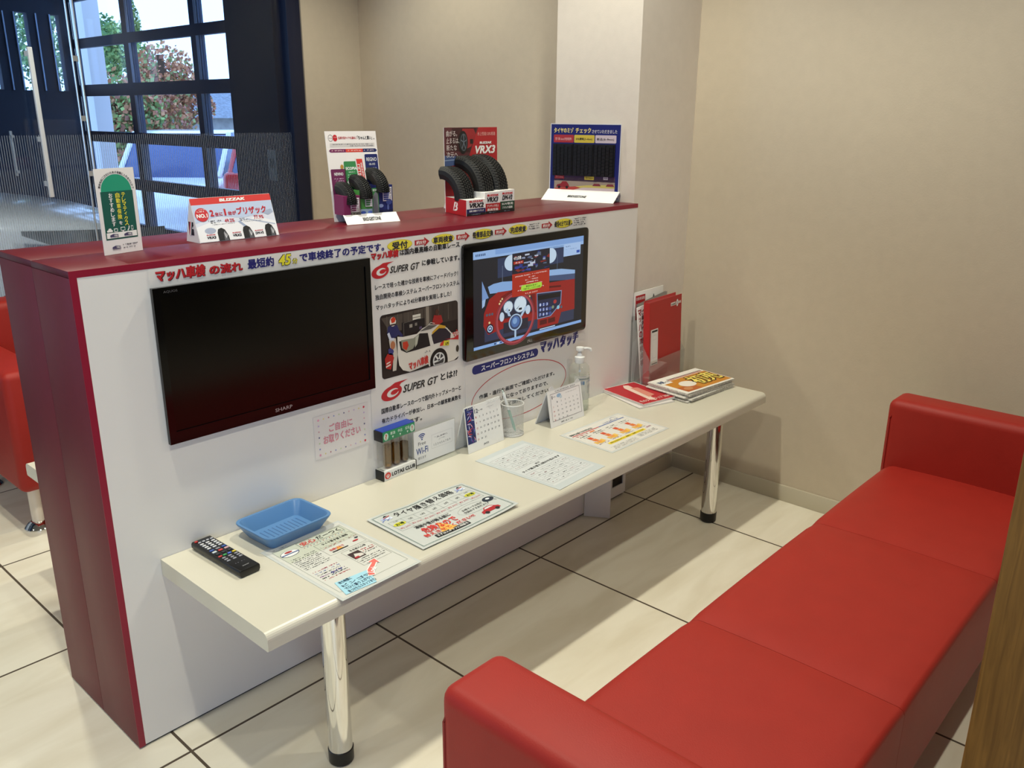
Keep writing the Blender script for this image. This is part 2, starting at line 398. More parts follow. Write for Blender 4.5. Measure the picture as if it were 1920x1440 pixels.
bm = bmesh.new(); add_box(bm, 0.583, 0.591, GY+0.03, GY+0.04, 1.13, 1.294, 0.001); add_box(bm, 0.583, 0.591, GY+0.018, GY+0.03, 1.14, 1.15); add_box(bm, 0.583, 0.591, GY+0.018, GY+0.03, 1.27, 1.28)
bm_obj('lock_handle', bm, mat('aab4c0', 0.35, 0.4, name='lock_metal'), dr, True)
gl = S(box('window_3', -4.2, -0.11, GY+0.008, GY+0.018, 0.0, 2.48, M_GLASS))
box('striped_film', -4.2, -0.11, GY+0.005, GY+0.0055, 0.0, 1.278, stripe_film(), gl)

# workshop behind the glass
M_GAR = mat('2e3a4c', 0.8, name='workshop_grey', noise=0.03)
M_GARD = mat('1f2838', 0.8, name='workshop_dark', noise=0.03)
S(box('floor_workshop', -4.3, 3.42, GY+0.1, 8.1, -0.06, -0.001, mat('4a4e52', 0.45, name='workshop_floor', noise=0.1)))
S(box('ceiling_workshop', -4.3, 3.42, GY+0.1, 8.1, 3.2, 3.3, M_GARD))
bm = bmesh.new()
for q in ((GY+0.1, 2.7, 0, 3.2), (6.1, 8.1, 0, 3.2), (2.7, 6.1, 0, 0.3), (2.7, 6.1, 2.9, 3.2)): add_box(bm, -4.4, -4.3, q[0], q[1], q[2], q[3])  # hole in this unseen wall is added to brighten the workshop
S(bm_obj('wall_workshop_left', bm, M_GARD))
bm = bmesh.new()
add_box(bm, 3.30, 3.42, GY+0.1, 5.03, 0, 3.2); add_box(bm, 3.30, 3.42, 5.03, 8.1, 2.95, 3.2); add_box(bm, 2.35, 3.30, GY, GY+0.1, 0, 3.2)
add_box(bm, -4.3, 2.35, GY+0.01, GY+0.10, CEIL+0.0, 3.2)
S(bm_obj('wall_workshop_right', bm, M_GAR))
bm = bmesh.new()
add_box(bm, -4.3, 3.30, 8.0, 8.1, 0, 1.575); add_box(bm, -4.3, 3.30, 8.0, 8.1, 2.30, 3.2); add_box(bm, -4.3, 2.44, 8.0, 8.1, 1.575, 2.30)
for a, b in ((2.575, 2.655), (2.665, 2.755), (2.885, 2.955), (2.965, 3.085), (3.185, 3.30)): add_box(bm, a, b, 8.0, 8.1, 1.575, 2.30)
S(bm_obj('wall_workshop_back', bm, M_GARD))
wb = S(box('window_4', 2.44, 3.19, 8.045, 8.05, 1.575, 2.30, M_GLASS))
bm = bmesh.new()
for a in (2.655, 2.755, 2.955, 3.085): add_box(bm, a, a+0.012, 7.985, 8.0, 1.575, 2.30)
bm_obj('window_frame', bm, mat('8ea0b8', 0.4, 0.5, name='window_metal'), wb)

# sectional shutter door of the workshop
DX = 3.30
M_RAIL = mat('26344e', 0.5, name='door_rail'); M_RAILL = mat('b4c2d4', 0.35, 0.3, name='door_bead')
rails = [(0.0, 0.287), (0.63, 0.738), (1.078, 1.181), (1.526, 1.637), (1.99, 2.08), (2.43, 2.52), (2.86, 2.95)]
bm = bmesh.new()
for a, b in rails: add_box(bm, DX, DX+0.05, 5.03, 8.0, a, b)
d2 = S(bm_obj('door_2', bm, M_RAIL))
ml = [(5.03, 5.035), (5.45, 5.60), (6.71, 6.88), (7.97, 8.0)]
for a, b in ml:
    bm = bmesh.new(); add_box(bm, DX+0.002, DX+0.048, a, b, 0.0, 2.95); bm_obj('mullion', bm, M_RAIL, d2)
bm = bmesh.new()
for a in (5.46, 6.72):
    for (p, q), (r_, s_) in zip(rails, rails[1:]): add_box(bm, DX-0.004, DX+0.001, a, a+0.045, q+0.002, r_-0.002)
bm_obj('glazing_bead', bm, M_RAILL, d2)
for (a, b), (c, d) in zip(ml, ml[1:]):
    for (p, q), (r_, s_) in zip(rails, rails[1:]):
        box('glass_pane', DX+0.02, DX+0.026, b, c, q, r_, M_GLASS, d2)
sw = thing('wall_switch', 'small pale switch plate on the dark workshop wall behind the striped glass', 'switch', (3.30, 4.484, 0.970))
box('plate', -0.006, -0.0005, -0.06, 0.06, -0.12, 0.12, mat('9a9a94', 0.5, name='switch_plate'), sw, 0.002)
box('button', -0.010, -0.006, -0.035, 0.035, -0.02, 0.05, mat('5d6468', 0.5, name='switch_button'), sw, 0.002)

# ------------------------------------------------------------------ outside the shutter
S(box('ground', 3.42, 60, -10, 60, -0.55, -0.45, mat('b9b6ae', 0.9, name='asphalt', noise=0.08)))
tag(box('porch_column', 4.0, 4.2, 9.38, 10.2, -0.45, 5.0, mat('c9c6c2', 0.8, name='column_plaster'), bev=0.01), 'pale plaster column standing outside the workshop shutter door', 'column')
def tree(loc, h, r, cols, seed, label, conical=0.0, n=6000, group='trees beyond the parking lot'):
    t = thing('garden_tree', label, 'tree', loc, 0, group); rr = random.Random(seed)
    bm = bmesh.new(); add_tube(bm, [(0, 0, 0), (0.03, 0, h*0.4), (0, 0.05, h*0.85)], 0.07, 8); bm_obj('trunk', bm, mat('4e3c2e', 0.9, name='bark'), t)
    bm = bmesh.new(); blobs = [(rr.uniform(-.6, .6)*r, rr.uniform(-.6, .6)*r, rr.uniform(.3, .9)*h, rr.uniform(.35, .6)*r) for _ in range(9)]
    for _ in range(n):
        bx, by, bz, br = rr.choice(blobs); d = Vector((rr.gauss(0, 1), rr.gauss(0, 1), rr.gauss(0, 1))).normalized()*br*rr.uniform(.6, 1)
        k = 1 - conical*max(0, bz+d.z)/h; p = Vector(((bx+d.x)*k, (by+d.y)*k, bz+d.z)); s = rr.uniform(.03, .07)
        a = Vector((rr.gauss(0, 1), rr.gauss(0, 1), rr.gauss(0, 1))).normalized(); b = a.orthogonal().normalized(); c = a.cross(b)
        f = bm.faces.new([bm.verts.new(p+b*s), bm.verts.new(p+c*s*.7), bm.verts.new(p-b*s), bm.verts.new(p-c*s*.7)]); f.material_index = rr.randrange(len(cols))
    bm_obj('foliage', bm, [mat(c, .8, name='leaf_'+c) for c in cols], t)
G1, G2 = ['7a9a58', '98b468', '5f8450'], ['b87858', 'cc9068', 'a06a58', '98a468']
tree((9.0, 18.97, -.45), 4.0, 1.15, G1, 1, 'green garden tree seen through the middle panes of the shutter door')
tree((8.46, 16.5, -.45), 3.5, 1.15, G2, 2, 'russet autumn tree in front of the white sky beyond the shutter door')
tree((13.2, 27.7, -.45), 6.3, .9, ['8fa05a', '6f8a4a'], 3, 'tall thin pale tree rising above the others beyond the shutter door', .9, 1300)
tree((7.4, 19.4, -.45), 7.2, 1.15, ['6f8f58', '88a86a', '4f7048'], 4, 'tall leafy tree behind the pale column outside', 0, 7000)
tree((6.4, 14.3, -.45), 2.3, 1.0, G2+G1, 5, 'low mixed red and green shrub tree under the tall leafy tree')
tree((8.7, 26.8, -.45), 6.4, 2.0, ['3f5a34', '55703f'], 6, 'dark green tree seen through the narrow rear workshop windows')
hs = thing('tiled_house', 'grey house with tiled roof beyond the parking lot behind the red car', 'house', (12.6, 22.5, -.45))
box('wall', -1.6, 1.6, -1.2, 1.2, 0, 1.75, mat('a8a4a0', .9, name='house_plaster', noise=.15), hs)
bm = bmesh.new(); V = [bm.verts.new(p) for p in ((-2, -1.6, 1.7), (2, -1.6, 1.7), (2, 1.6, 1.7), (-2, 1.6, 1.7), (-1.6, 0, 2.5), (1.6, 0, 2.5))]
for f in ((0, 1, 5, 4), (2, 3, 4, 5), (1, 2, 5), (3, 0, 4), (3, 2, 1, 0)): bm.faces.new([V[i] for i in f])
bm_obj('roof', bm, mat('7c828a', .7, name='roof_tiles', noise=.3, scale=14), hs)
box('window', -1.61, -1.6, -.5, .3, .7, 1.3, mat('39424c', .2, name='house_glass'), hs)

def car(loc, rz, paint, label, L=3.7, W=1.6, Hh=1.5, hood=0.95, nose=0.9):
    """x forward; nose at x=L/2"""
    t = thing('parked_car', label, 'car', loc, rz)
    a, w = L/2, W/2
    pm = mat(paint, .18, name='car_paint_'+paint, coat=.6)
    low = [(-a, .30), (a-.08, .28), (a, .45), (a-.03, .70), (a-.22, .84), (a-nose*.5, hood-.04), (a-nose, hood+.03), (-a+.05, hood+.05), (-a, .6)]
    prism('body', low, 'y', -w, w, pm, t, .07, 4)
    cab = [(a-nose+.02, hood), (a-nose-.65, Hh-.03), (a-nose-.9, Hh), (-a+.35, Hh), (-a+.06, hood+.02)]
    prism('cabin', cab, 'y', -w+.09, w-.09, mat('35558c', .12, name='sky_painted_glass'), t, .05, 3)  # blue of the reflected sky is put into the glass colour
    rf = [(a-nose-.70, Hh-.01), (a-nose-.9, Hh+.025), (-a+.4, Hh+.025), (-a+.3, Hh-.02)]
    prism('roof', rf, 'y', -w+.11, w-.11, pm, t, .02, 2)
    for s in (-1, 1):
        y = s*(w-.08)
        for p, q in (((a-nose, hood+.02), (a-nose-.68, Hh-.01)), ((-a+1.25, hood), (-a+1.2, Hh)), ((-a+.1, hood), (-a+.36, Hh))):
            tube('window_pillar', [(p[0], y, p[1]), (q[0], y-s*.02, q[1])], .035, pm, t, 8)
    for sx in (-1, 1):
        for s in (-1, 1):
            bm = bmesh.new(); prof = [(.0, -.09), (.20, -.09), (.29, -.08), (.30, 0), (.29, .08), (.20, .09), (.0, .09)]
            n = 24
            for (r0, y0), (r1, y1) in zip(prof, prof[1:]):
                for i in range(n):
                    A, B = 2*math.pi*i/n, 2*math.pi*(i+1)/n
                    q = [(r0*math.cos(A), y0, r0*math.sin(A)), (r0*math.cos(B), y0, r0*math.sin(B)), (r1*math.cos(B), y1, r1*math.sin(B)), (r1*math.cos(A), y1, r1*math.sin(A))]
                    if r0 == 0: q = q[1:] if r0 == r1 else [q[0]]+q[2:]
                    elif r1 == 0: q = q[:3]
                    bm.faces.new([bm.verts.new((x+sx*(a-.68), y+s*(w-.10), z+.30)) for x, y, z in q])
            bm_obj('wheel', bm, M_RUBBER, t, True)
    return t, a, w, pm
t, a, w, pm = car((5.39, 9.95, -.45), R(224), 'eef0f2', 'white car with blue sky reflection coloured into its windscreen, parked outside the shutter door', 3.3, 1.48, 1.56, 0.98)
t, a, w, pm = car((6.3, 8.15, -.45), R(42), 'd0202c', 'bright red car parked at the right outside the shutter door', 3.3, 1.5, 1.45, 1.12)
for s in (-1, 1): box('headlight', a-.12, a-.02, s*.5-.14, s*.5+.14, .66, .78, mat('dfe6ea', .1, name='lamp_lens'), t, .02)
# white car inside the workshop, just behind the glass
def workshop_car():
    t = thing('workshop_car', 'white car in the workshop close behind the striped glass, hood and headlight showing', 'car', (0.0, 0.0, 0.0))
    pm = mat('e8ecf0', .22, name='white_car_paint', coat=.5)
    y0, y1 = 2.45, 4.15
    # sections along x: (x, height of the bonnet centre, height of shoulder, half-width inset)
    sec = [(-2.4, 1.05, 1.0, .02), (-0.6, 1.08, 1.02, .0), (0.0, 1.06, .985, .0), (0.5, 1.02, .945, .01), (0.9, .975, .90, .03), (1.2, .93, .85, .09), (1.42, .86, .77, .20), (1.55, .74, .66, .34), (1.60, .58, .5, .42)]
    bm = bmesh.new(); rings = []
    for x, hc, hs_, ins in sec:
        a, b = y0+ins, y1-ins; m = (a+b)/2
        pts = [(a+.03, .24), (a, .45), (a+.005, hs_-.10), (a+.035, hs_-.02), (a+.12, hs_+.012), (a+.35, hc-.015), (m, hc), (b-.35, hc-.015), (b-.12, hs_+.012), (b-.035, hs_-.02), (b-.005, hs_-.10), (b, .45), (b-.03, .24)]
        rings.append([bm.verts.new((x, y, z)) for y, z in pts])
    for p, q in zip(rings, rings[1:]):
        for i in range(len(p)): bm.faces.new((p[i], p[(i+1) % len(p)], q[(i+1) % len(q)], q[i]))
    bm.faces.new(rings[0]); bm.faces.new(rings[-1])
    o = bm_obj('body', bm, pm, t, True); sd = o.modifiers.new('smooth', 'SUBSURF'); sd.levels = 2; sd.render_levels = 2
    # headlamp lying on the front corner
    bm = bmesh.new(); up, lo = [], []
    for k in range(9):
        s = k/8; x = .72+.72*s; yo = 2.447+max(0, (x-.85))**2*.42
        zt = .865-.05*s; zb = zt-.02-.17*min(1, s*1.7)*(1-.25*s)
        up.append(bm.verts.new((x, yo-.004, zt))); lo.append(bm.verts.new((x, yo-.006, zb)))
    for k in range(8): bm.faces.new((up[k], up[k+1], lo[k+1], lo[k]))
    bm_obj('headlight', bm, mat('8d99a6', .08, .6, name='headlight_lens', noise=.5, scale=9), t, True)
    prism('windscreen', [(-.55, 1.05), (-1.5, 1.62), (-2.3, 1.66), (-2.35, 1.0)], 'y', y0+.14, y1-.14, mat('151b24', .08, name='windscreen_glass'), t, .04, 3)
    for x in (.75, -1.7):
        for y in (2.54, 3.92): lathe('wheel', [(0.0, -.1), (.22, -.1), (.31, -.08), (.31, .08), (.22, .1), (0.0, .1)], 0, 0, M_RUBBER, t, 24, False).matrix_local = Matrix.Translation((x, y, .31)) @ Matrix.Rotation(R(90), 4, 'X')
workshop_car()

# ================================================================== low partition with bench
D, PL, PH = 0.372, 1.862, 1.078
pt = thing('display_partition', 'low white partition with red laminate top and end, between the two waiting areas', 'partition', (0, 0, 0))
box('core_panel', 0.012, PL-0.001, 0.002, D-0.002, 0.006, PH-0.014, M_WHITE, pt)
box('top_board', 0.0, PL, 0.0, 0.186, PH-0.013, PH, M_RED, pt, 0.0008)
box('top_board', 0.0, PL, 0.187, D, PH-0.013, PH, M_RED, pt, 0.0008)
box('end_panel', 0.0, 0.0135, 0.0, 0.186, 0.004, PH-0.0135, M_REDSIDE, pt, 0.0008)
box('end_panel', 0.0, 0.0135, 0.187, D, 0.004, PH-0.0135, M_REDSIDE, pt, 0.0008)
bm = bmesh.new(); add_box(bm, 0.0, 0.014, -0.0012, 0.0002, 0.004, PH); add_box(bm, 0.014, PL, -0.0012, 0.0002, PH-0.0135, PH)
bm_obj('edge_band', bm, mat('8c1230', .4, name='crimson_edge'), pt)
bm = bmesh.new(); add_box(bm, 0.0135, 1.862, -0.0006, 0.004, 0.006, PH-0.0135); bm_obj('front_panel', bm, M_WHITE, pt)
box('plinth_gap', 0.014, 1.86, 0.004, D-0.004, 0.0, 0.006, mat('1c1a18', .8, name='shadow_gap'), pt)
# open service hatch low down at the right
bm = bmesh.new(); add_box(bm, 1.772, 1.86, -0.0016, -0.0005, 0.02, 0.30)  # dark sheet on the panel, its colour stands for shade inside the hatch
bm_obj('hatch_shade_sheet', bm, mat('2a211c', .8, name='hatch_shade'), pt)
bm = bmesh.new()
for q in ((1.762, 1.778, 0.012, 0.30), (1.846, 1.861, 0.012, 0.30), (1.778, 1.846, 0.012, 0.05), (1.778, 1.846, .10, .30)): add_box(bm, q[0], q[1], -0.006, -0.0016, q[2], q[3])
bm_obj('hatch_frame', bm, M_WHITE, pt)
hd = box('hatch_door', 0, 0.092, -0.004, 0.004, 0.004, 0.30, M_WHITE, pt, 0.001); hd.matrix_local = Matrix.Translation((1.606, -0.0095, 0)) @ Matrix.Rotation(R(-59), 4, 'Z')
box('hatch_slot', 1.585, 1.592, -0.0016, -0.0005, .10, .16, mat('15130f', .8, name='slot_dark'), pt)

BH = 0.438
bn = thing('bench_table', 'long cream bench table fixed along the front of the white partition on chrome legs', 'table', (0, 0, 0))
def bench_profile(sgn, y_in):   # rounded front edge
    r = .016; yo = y_in+sgn*.417; p = [(y_in, BH), (y_in, BH-.0385)]
    p.append((yo-sgn*.003, BH-.0385)); p.append((yo, BH-.036))
    for k in range(7): a = math.pi/2*k/6; p.append((yo-sgn*r+sgn*r*math.cos(a), BH-r+r*math.sin(a)))
    return p
prism('tabletop', bench_profile(-1, -0.0016), 'x', 0.1005, 2.097, M_BENCH, bn)
def bench_leg(x, y, par):
    l = lathe('leg', [(0.0262, 0.030), (0.0262, BH-.039)], x, y, M_CHROME, par, 40)
    lathe('foot_cap', [(0.024, 0.0), (0.0275, 0.004), (0.0280, 0.034), (0.0262, 0.036)], x, y, M_BLACK, l, 32)
bench_leg(0.289, -0.355, bn); bench_leg(1.884, -0.347, bn)
b2 = thing('bench_table', 'cream bench table end showing behind the red end of the partition', 'table', (0, 0, 0))
prism('tabletop', bench_profile(1, D+.0005), 'x', 0.1005, 1.86, M_BENCH, b2)
bench_leg(0.30, D+.355, b2); bench_leg(1.70, D+.347, b2)

# ================================================================== red sofas
def sofa_arm(x0, x1, y0, y1, z0, z1, par, rev=False):
    a = box('armrest', x0, x1, y0, y1, z0, z1, M_LEATHER2, par, 0.026, 5)
    bm = bmesh.new()
    for x in (x0+.0035, x1-.0035):
        add_tube(bm, [(x, y1-.012, z0+.04), (x, y1-.012, z1-.06), (x, y1-.022, z1-.034), (x, y1-.05, z1-.0235), (x, y0+.05, z1-.0235), (x, y0+.02, z1-.036)], .0030, 6)
    bm_obj('piping', bm, mat('8f1612', .5, name='seam_leather'), a, True)
    return a
sf = thing('sofa', 'red leather bench sofa with two low arms in the foreground facing the cream table', 'sofa', (0, 0, 0))
SY0, SY1, SZ = -1.337, -0.890, 0.362
sofa_arm(0.105, 0.240, SY0-.004, SY1+.012, 0.14, 0.562, sf); sofa_arm(1.935, 2.055, SY0-.004, SY1+.012, 0.14, 0.562, sf)
def cushion(x0, x1, par, y0=SY0, y1=SY1, z0=.15, z1=SZ):
    bm = bmesh.new(); nx = 14
    prof = [(y0, z0), (y0, z1-.012), (y0+.004, z1-.004), (y0+.012, z1)]
    prof += [(y0+.012+(y1-y0-.05)*k/8, z1+.004*math.sin(math.pi*k/8)) for k in range(1, 9)]
    prof += [(y1-.038+.038*math.sin(R(a)), z1-.038+.038*math.cos(R(a))) for a in (15, 30, 45, 60, 75, 90)] + [(y1, z0)]
    rings = []
    for i in range(nx+1):
        s = i/nx; x = x0+(x1-x0)*s; e = min(s, 1-s)*(x1-x0)
        drop = .0045*max(0, 1-e/.012)**2; swell = .003*math.sin(math.pi*s)
        rings.append([bm.verts.new((x, y, z-(drop-swell if z > z1-.03 else 0))) for y, z in prof])
    for p, q in zip(rings, rings[1:]):
        for i in range(len(p)): bm.faces.new((p[i], p[(i+1) % len(p)], q[(i+1) % len(q)], q[i]))
    bm.faces.new(rings[0]); bm.faces.new(rings[-1])
    return bm_obj('seat_cushion', bm, M_LEATHER, par, True)
for a, b in ((0.240, 0.8055), (0.8065, 1.412), (1.413, 1.935)): cushion(a, b, sf)
def sofa_leg(x, y, par):
    l = lathe('leg', [(.018, .012), (.018, .15)], x, y, M_STEEL, par, 24)
    lathe('foot_disc', [(.040, 0), (.040, .004), (.030, .016), (.018, .022)], x, y, M_CHROME, l, 28)
for x in (.17, 1.99):
    for y in (SY0+.07, SY1-.07): sofa_leg(x, y, sf)
s2 = thing('sofa', 'red leather sofa with backrest beyond the partition, its corner showing at the left edge', 'sofa', (0, 0, 0))
Y0, Y1 = 1.235, 1.895
sofa_arm(0.205, 0.345, Y0, Y1, .158, .572, s2); sofa_arm(1.70, 1.785, Y0, Y1, .158, .572, s2)
for a, b in ((0.345, 1.02), (1.021, 1.70)): cushion(a, b, s2, Y0+.01, Y1-.14, .16, .362)
box('backrest', .345, 1.70, Y1-.14, Y1, .16, .70, M_LEATHER, s2, .03, 4)
for x in (.262, 1.74):
    for y in (Y0+.08, Y1-.08): 
        l = lathe('leg', [(.020, .012), (.020, .165)], x, y, mat('d8cdbf', .3, .3, name='pale_leg'), s2, 24)
        lathe('foot_disc', [(.046, 0), (.046, .004), (.034, .018), (.020, .026)], x, y, M_CHROME, l, 28)

wp = thing('wooden_panel', 'brown wood-grain upright panel edge at the right, next to the red sofa', 'panel', (0.50, -1.488, 0))
box('board', 0, .04, -.75, 0, .02, 1.45, M_WOOD, wp, .002); box('base', -.04, .08, -.78, -.03, 0, .02, mat('4a3312', .5, name='panel_base'), wp, .002)

# ================================================================== screens on the partition
tv = thing('television', 'switched-off black flat television on the white partition above the blue tray', 'television', (0.1485, 0, 0.692))
TW, TH = 0.5485, 0.334
box('back_shell', 0.06, TW-.06, -0.009, -0.0018, 0.03, TH-.03, M_BLACK, tv, .004)
bm = bmesh.new()
for q in ((0, TW, 0, .026), (0, TW, TH-.019, TH), (0, .0155, .026, TH-.019), (TW-.0155, TW, .026, TH-.019)): add_box(bm, q[0], q[1], -.0135, -.0035, q[2], q[3])
bmesh.ops.remove_doubles(bm, verts=bm.verts[:], dist=1e-5)
bm_obj('bezel', bm, M_GLOSSBLACK, tv)
box('screen', .0155, TW-.0155, -.0105, -.0045, .026, TH-.019, M_SCREENOFF, tv)
b = Board(); b.text('SHARP', 0, 0, .046, .0085, mat('b8b8bc', .3, .6), 0, .02); b.build('maker_mark', (TW/2-.02, -.0138, .009), XV, ZV, tv)
b = Board(); b.text('AQUOS', 0, 0, .030, .0055, mat('77777c', .3, .6), 0, .01); b.build('maker_mark', (.022, -.0138, TH-.0125), XV, ZV, tv)
dm = thing('monitor', 'lit touch monitor showing a red car dashboard on the white partition', 'monitor', (1.017, 0, 0.692))
DW, DH = .558, .333
box('back_shell', .08, DW-.08, -.012, -.0018, .05, DH-.05, M_BLACK, dm, .004)
bm = bmesh.new(); bo = Board(); pr = []
for cx, cy, a in ((DW-.012, .012, -90), (DW-.012, DH-.012, 0), (.012, DH-.012, 90), (.012, .012, 180)): pr += [(cx+.012*math.cos(R(a+t)), cy+.012*math.sin(R(a+t))) for t in (0, 30, 60, 90)]
prism('bezel', pr, 'y', -.0135, -.0035, M_GLOSSBLACK, dm, .002, 2)
b = Board(); b.text('D', 0, 0, .0065, .0085, mat('c8c8cc', .3, .6), 0, .03); b.text('E', .0068, .0008, .0122, .0095, mat('c8c8cc', .3, .6), 0, .03, rot=40); b.text('LL', .0128, 0, .0235, .0085, mat('c8c8cc', .3, .6), 0, .03)
b.build('maker_mark', (DW/2-.012, -.0139, .009), XV, ZV, dm)
SX, SYh = .495, .2805
def scr():
    b = Board(); n = lambda pts: [(x*SX, y*SYh) for x, y in pts]
    E = lambda h: glow(h, 0.75)
    P = lambda pts, c, l: b.poly(n(pts), E(c), l)
    def EL(cx, cy, rx, ry, c, l, **k): b.ell(cx*SX, cy*SYh, rx*SX, ry*SYh, E(c), l, **k)
    P([(0, 0), (1, 0), (1, 1), (0, 1)], '1e222b', 1)
    P([(0, .925), (1, .905), (1, 1), (0, 1)], '9fc4f5', 2); P([(.18, .945), (1, .94), (1, 1), (.18, 1)], '86aee8', 3)
    P([(0, 0), (1, 0), (1, .032), (0, .032)], '8fb8f0', 2)
    for i in range(5): P([(.17+.026*i, .008), (.185+.026*i, .008), (.185+.026*i, .025), (.17+.026*i, .025)], ['28406a', 'e8f0ff', '35507c', '1d2c4c', '28406a'][i], 3)
    for i in range(6): P([(.02+.014*i, .952), (.028+.014*i, .952), (.028+.014*i, .975), (.02+.014*i, .975)], '34507e', 4)
    P([(.80, .80), (.97, .80), (.97, .935), (.80, .935)], 'b4d2fa', 5); P([(.93, .82), (.962, .82), (.962, .85), (.93, .85)], '2b53b4', 6)
    b.greek(.82*SX, .90*SYh, .87*SX, .912*SYh, E('4a6490'), 6, 3); b.greek(.82*SX, .87*SYh, .93*SX, .88*SYh, E('7a98c8'), 6, 4)
    P([(.09, .06), (.92, .06), (.92, .24), (.09, .2)], '343d58', 2)
    P([(.20, .70), (.34, .70), (.34, .90), (.20, .90)], '2f3d5e', 2); P([(.66, .74), (.80, .74), (.80, .93), (.66, .93)], '2f3d5e', 2)
    EL(.315, .835, .058, .082, 'cfe6fb', 3); EL(.672, .838, .058, .082, 'cfe6fb', 3)
    P([(.238, .56), (.243, .56), (.243, .82), (.238, .82)], '5d6c88', 3); P([(.738, .66), (.742, .66), (.742, .84), (.738, .84)], '5d6c88', 3)
    P([(.07, .50), (.125, .515), (.07, .70)], '7fa2d8', 3); P([(.07, .42), (.09, .44), (.10, .51), (.07, .50)], 'a9c8f0', 3)
    P([(.135, .555), (.33, .54), (.33, .64), (.24, .655), (.165, .65), (.118, .63)], '8fb6ea', 4)
    P([(.66, .60), (.92, .565), (.92, .63), (.78, .672), (.66, .684)], '9cc0ee', 4); P([(.66, .565), (.92, .52), (.92, .59), (.66, .62)], '48597e', 5)
    P([(.085, .36), (.13, .50), (.20, .555), (.33, .545), (.56, .55), (.92, .53), (.925, .18), (.79, .18), (.76, .06), (.56, .06), (.56, .17), (.30, .17), (.12, .13), (.08, .23)], '9c2422', 5)
    P([(.20, .34), (.23, .50), (.33, .555), (.48, .545), (.53, .47), (.545, .25), (.20, .25)], '7a1b1d', 6)
    P([(.205, .26), (.24, .43), (.30, .48), (.42, .49), (.50, .44), (.53, .27)], '2b2f42', 7)
    P([(.56, .50), (.78, .47), (.78, .49), (.56, .52)], '5c1416', 6)
    for cx, cy in ((.291, .375), (.398, .377)):
        k = 1.0 if cx < .3 else 1.35
        EL(cx, cy, .044*k, .068*k, '5b6c8c', 8); EL(cx, cy, .040*k, .062*k, 'dff0fb', 9)
        P([(cx-.014, cy-.045*k), (cx+.014, cy-.045*k), (cx+.014, cy-.028*k), (cx-.014, cy-.028*k)], '10131c', 10)
        P([(cx-.002, cy-.004), (cx+.002, cy+.002), (cx-.022*k, cy-.034*k), (cx-.026*k, cy-.03*k)], '39455e', 10)
        for i in range(11):
            a = R(-40+26*i); P([(cx+.033*k*math.cos(a)-.0012, cy+.052*k*math.sin(a)), (cx+.033*k*math.cos(a)+.0012, cy+.052*k*math.sin(a)), (cx+.039*k*math.cos(a)+.0012, cy+.06*k*math.sin(a)), (cx+.039*k*math.cos(a)-.0012, cy+.06*k*math.sin(a))], '39455e', 10)
    EL(.236, .285, .02, .05, 'cfe2f4', 9); EL(.468, .30, .022, .05, 'cfe2f4', 9)
    for q in ((.215, .43), (.225, .455), (.238, .475), (.462, .50), (.475, .47), (.482, .44)): EL(q[0], q[1], .007, .011, 'f0dca0', 9)
    b.ring(.355*SX, .235*SYh, .165*SX, .265*SYh, .0115, E('b04a52'), 11); b.ring(.355*SX, .235*SYh, .172*SX, .275*SYh, .003, E('7a2c36'), 12)
    P([(.25, .10), (.47, .10), (.47, .215), (.25, .215)], '2b2b3a', 10)
    P([(.29, .28), (.27, .36), (.285, .37), (.315, .27)], 'b9d3ee', 12); P([(.40, .26), (.445, .345), (.46, .33), (.41, .235)], 'b9d3ee', 12)
    P([(.347, .03), (.363, .03), (.363, .13), (.347, .13)], 'b9d3ee', 12)
    EL(.355, .195, .06, .09, 'b9d3ee', 13); EL(.355, .195, .05, .077, '39486c', 14); EL(.355, .2, .038, .06, '5377b4', 15); EL(.35, .21, .02, .034, '87aede', 16)
    P([(.548, .456), (.79, .43), (.785, .28), (.685, .165), (.557, .165)], '8fa2c8', 7); P([(.553, .448), (.784, .422), (.779, .285), (.682, .173), (.562, .173)], '262c48', 8)
    P([(.558, .428), (.775, .412), (.775, .362), (.559, .373)], '10131c', 9)
    dig = '123456789*0'
    for r in range(3):
        for c in range(4 if r else 3):
            x, y = .583+.032*c, .318-.055*r+.0-.003*c
            EL(x, y, .0145, .021, '3f5496', 10)
            if c < 3: b.text('123456789'[r*3+c], (x-.006)*SX, (y-.014)*SYh, (x+.006)*SX, (y+.014)*SYh, E('dfe9ff'), 12, .03)
    EL(.725, .318, .016, .022, 'b03a3a', 10); EL(.705, .262, .012, .018, '8a9a78', 10); EL(.758, .245, .014, .022, '8fd0e8', 10); EL(.79, .24, .01, .016, '4a6a7a', 10)
    for x0 in (.58, .66):
        P([(x0, .09), (x0+.07, .09), (x0+.07, .145), (x0, .145)], '6d1a1a', 7)
        for i in range(4): P([(x0+.004, .096+.012*i), (x0+.066, .096+.012*i), (x0+.066, .102+.012*i), (x0+.004, .102+.012*i)], '3a0f10', 8)
    P([(.58, .038), (.73, .038), (.73, .05), (.58, .05)], 'c4d8f0', 8)
    for i in range(3): EL(.11+.022*i, .34, .009, .014, '53606e', 8)
    EL(.13, .255, .008, .012, 'f0dca0', 8); EL(.135, .19, .03, .05, '1b2136', 8); EL(.135, .19, .022, .036, 'cfe2f4', 9); EL(.135, .19, .016, .026, '2d4a80', 10); EL(.135, .193, .008, .012, 'cfe2f4', 11)
    # pop-up page over the dashboard
    P([(.323, .468), (.665, .456), (.663, .925), (.323, .925)], 'b5301f', 18)
    P([(.323, .71), (.665, .705), (.663, .925), (.323, .925)], '1d2030', 19)
    rr = random.Random(4)
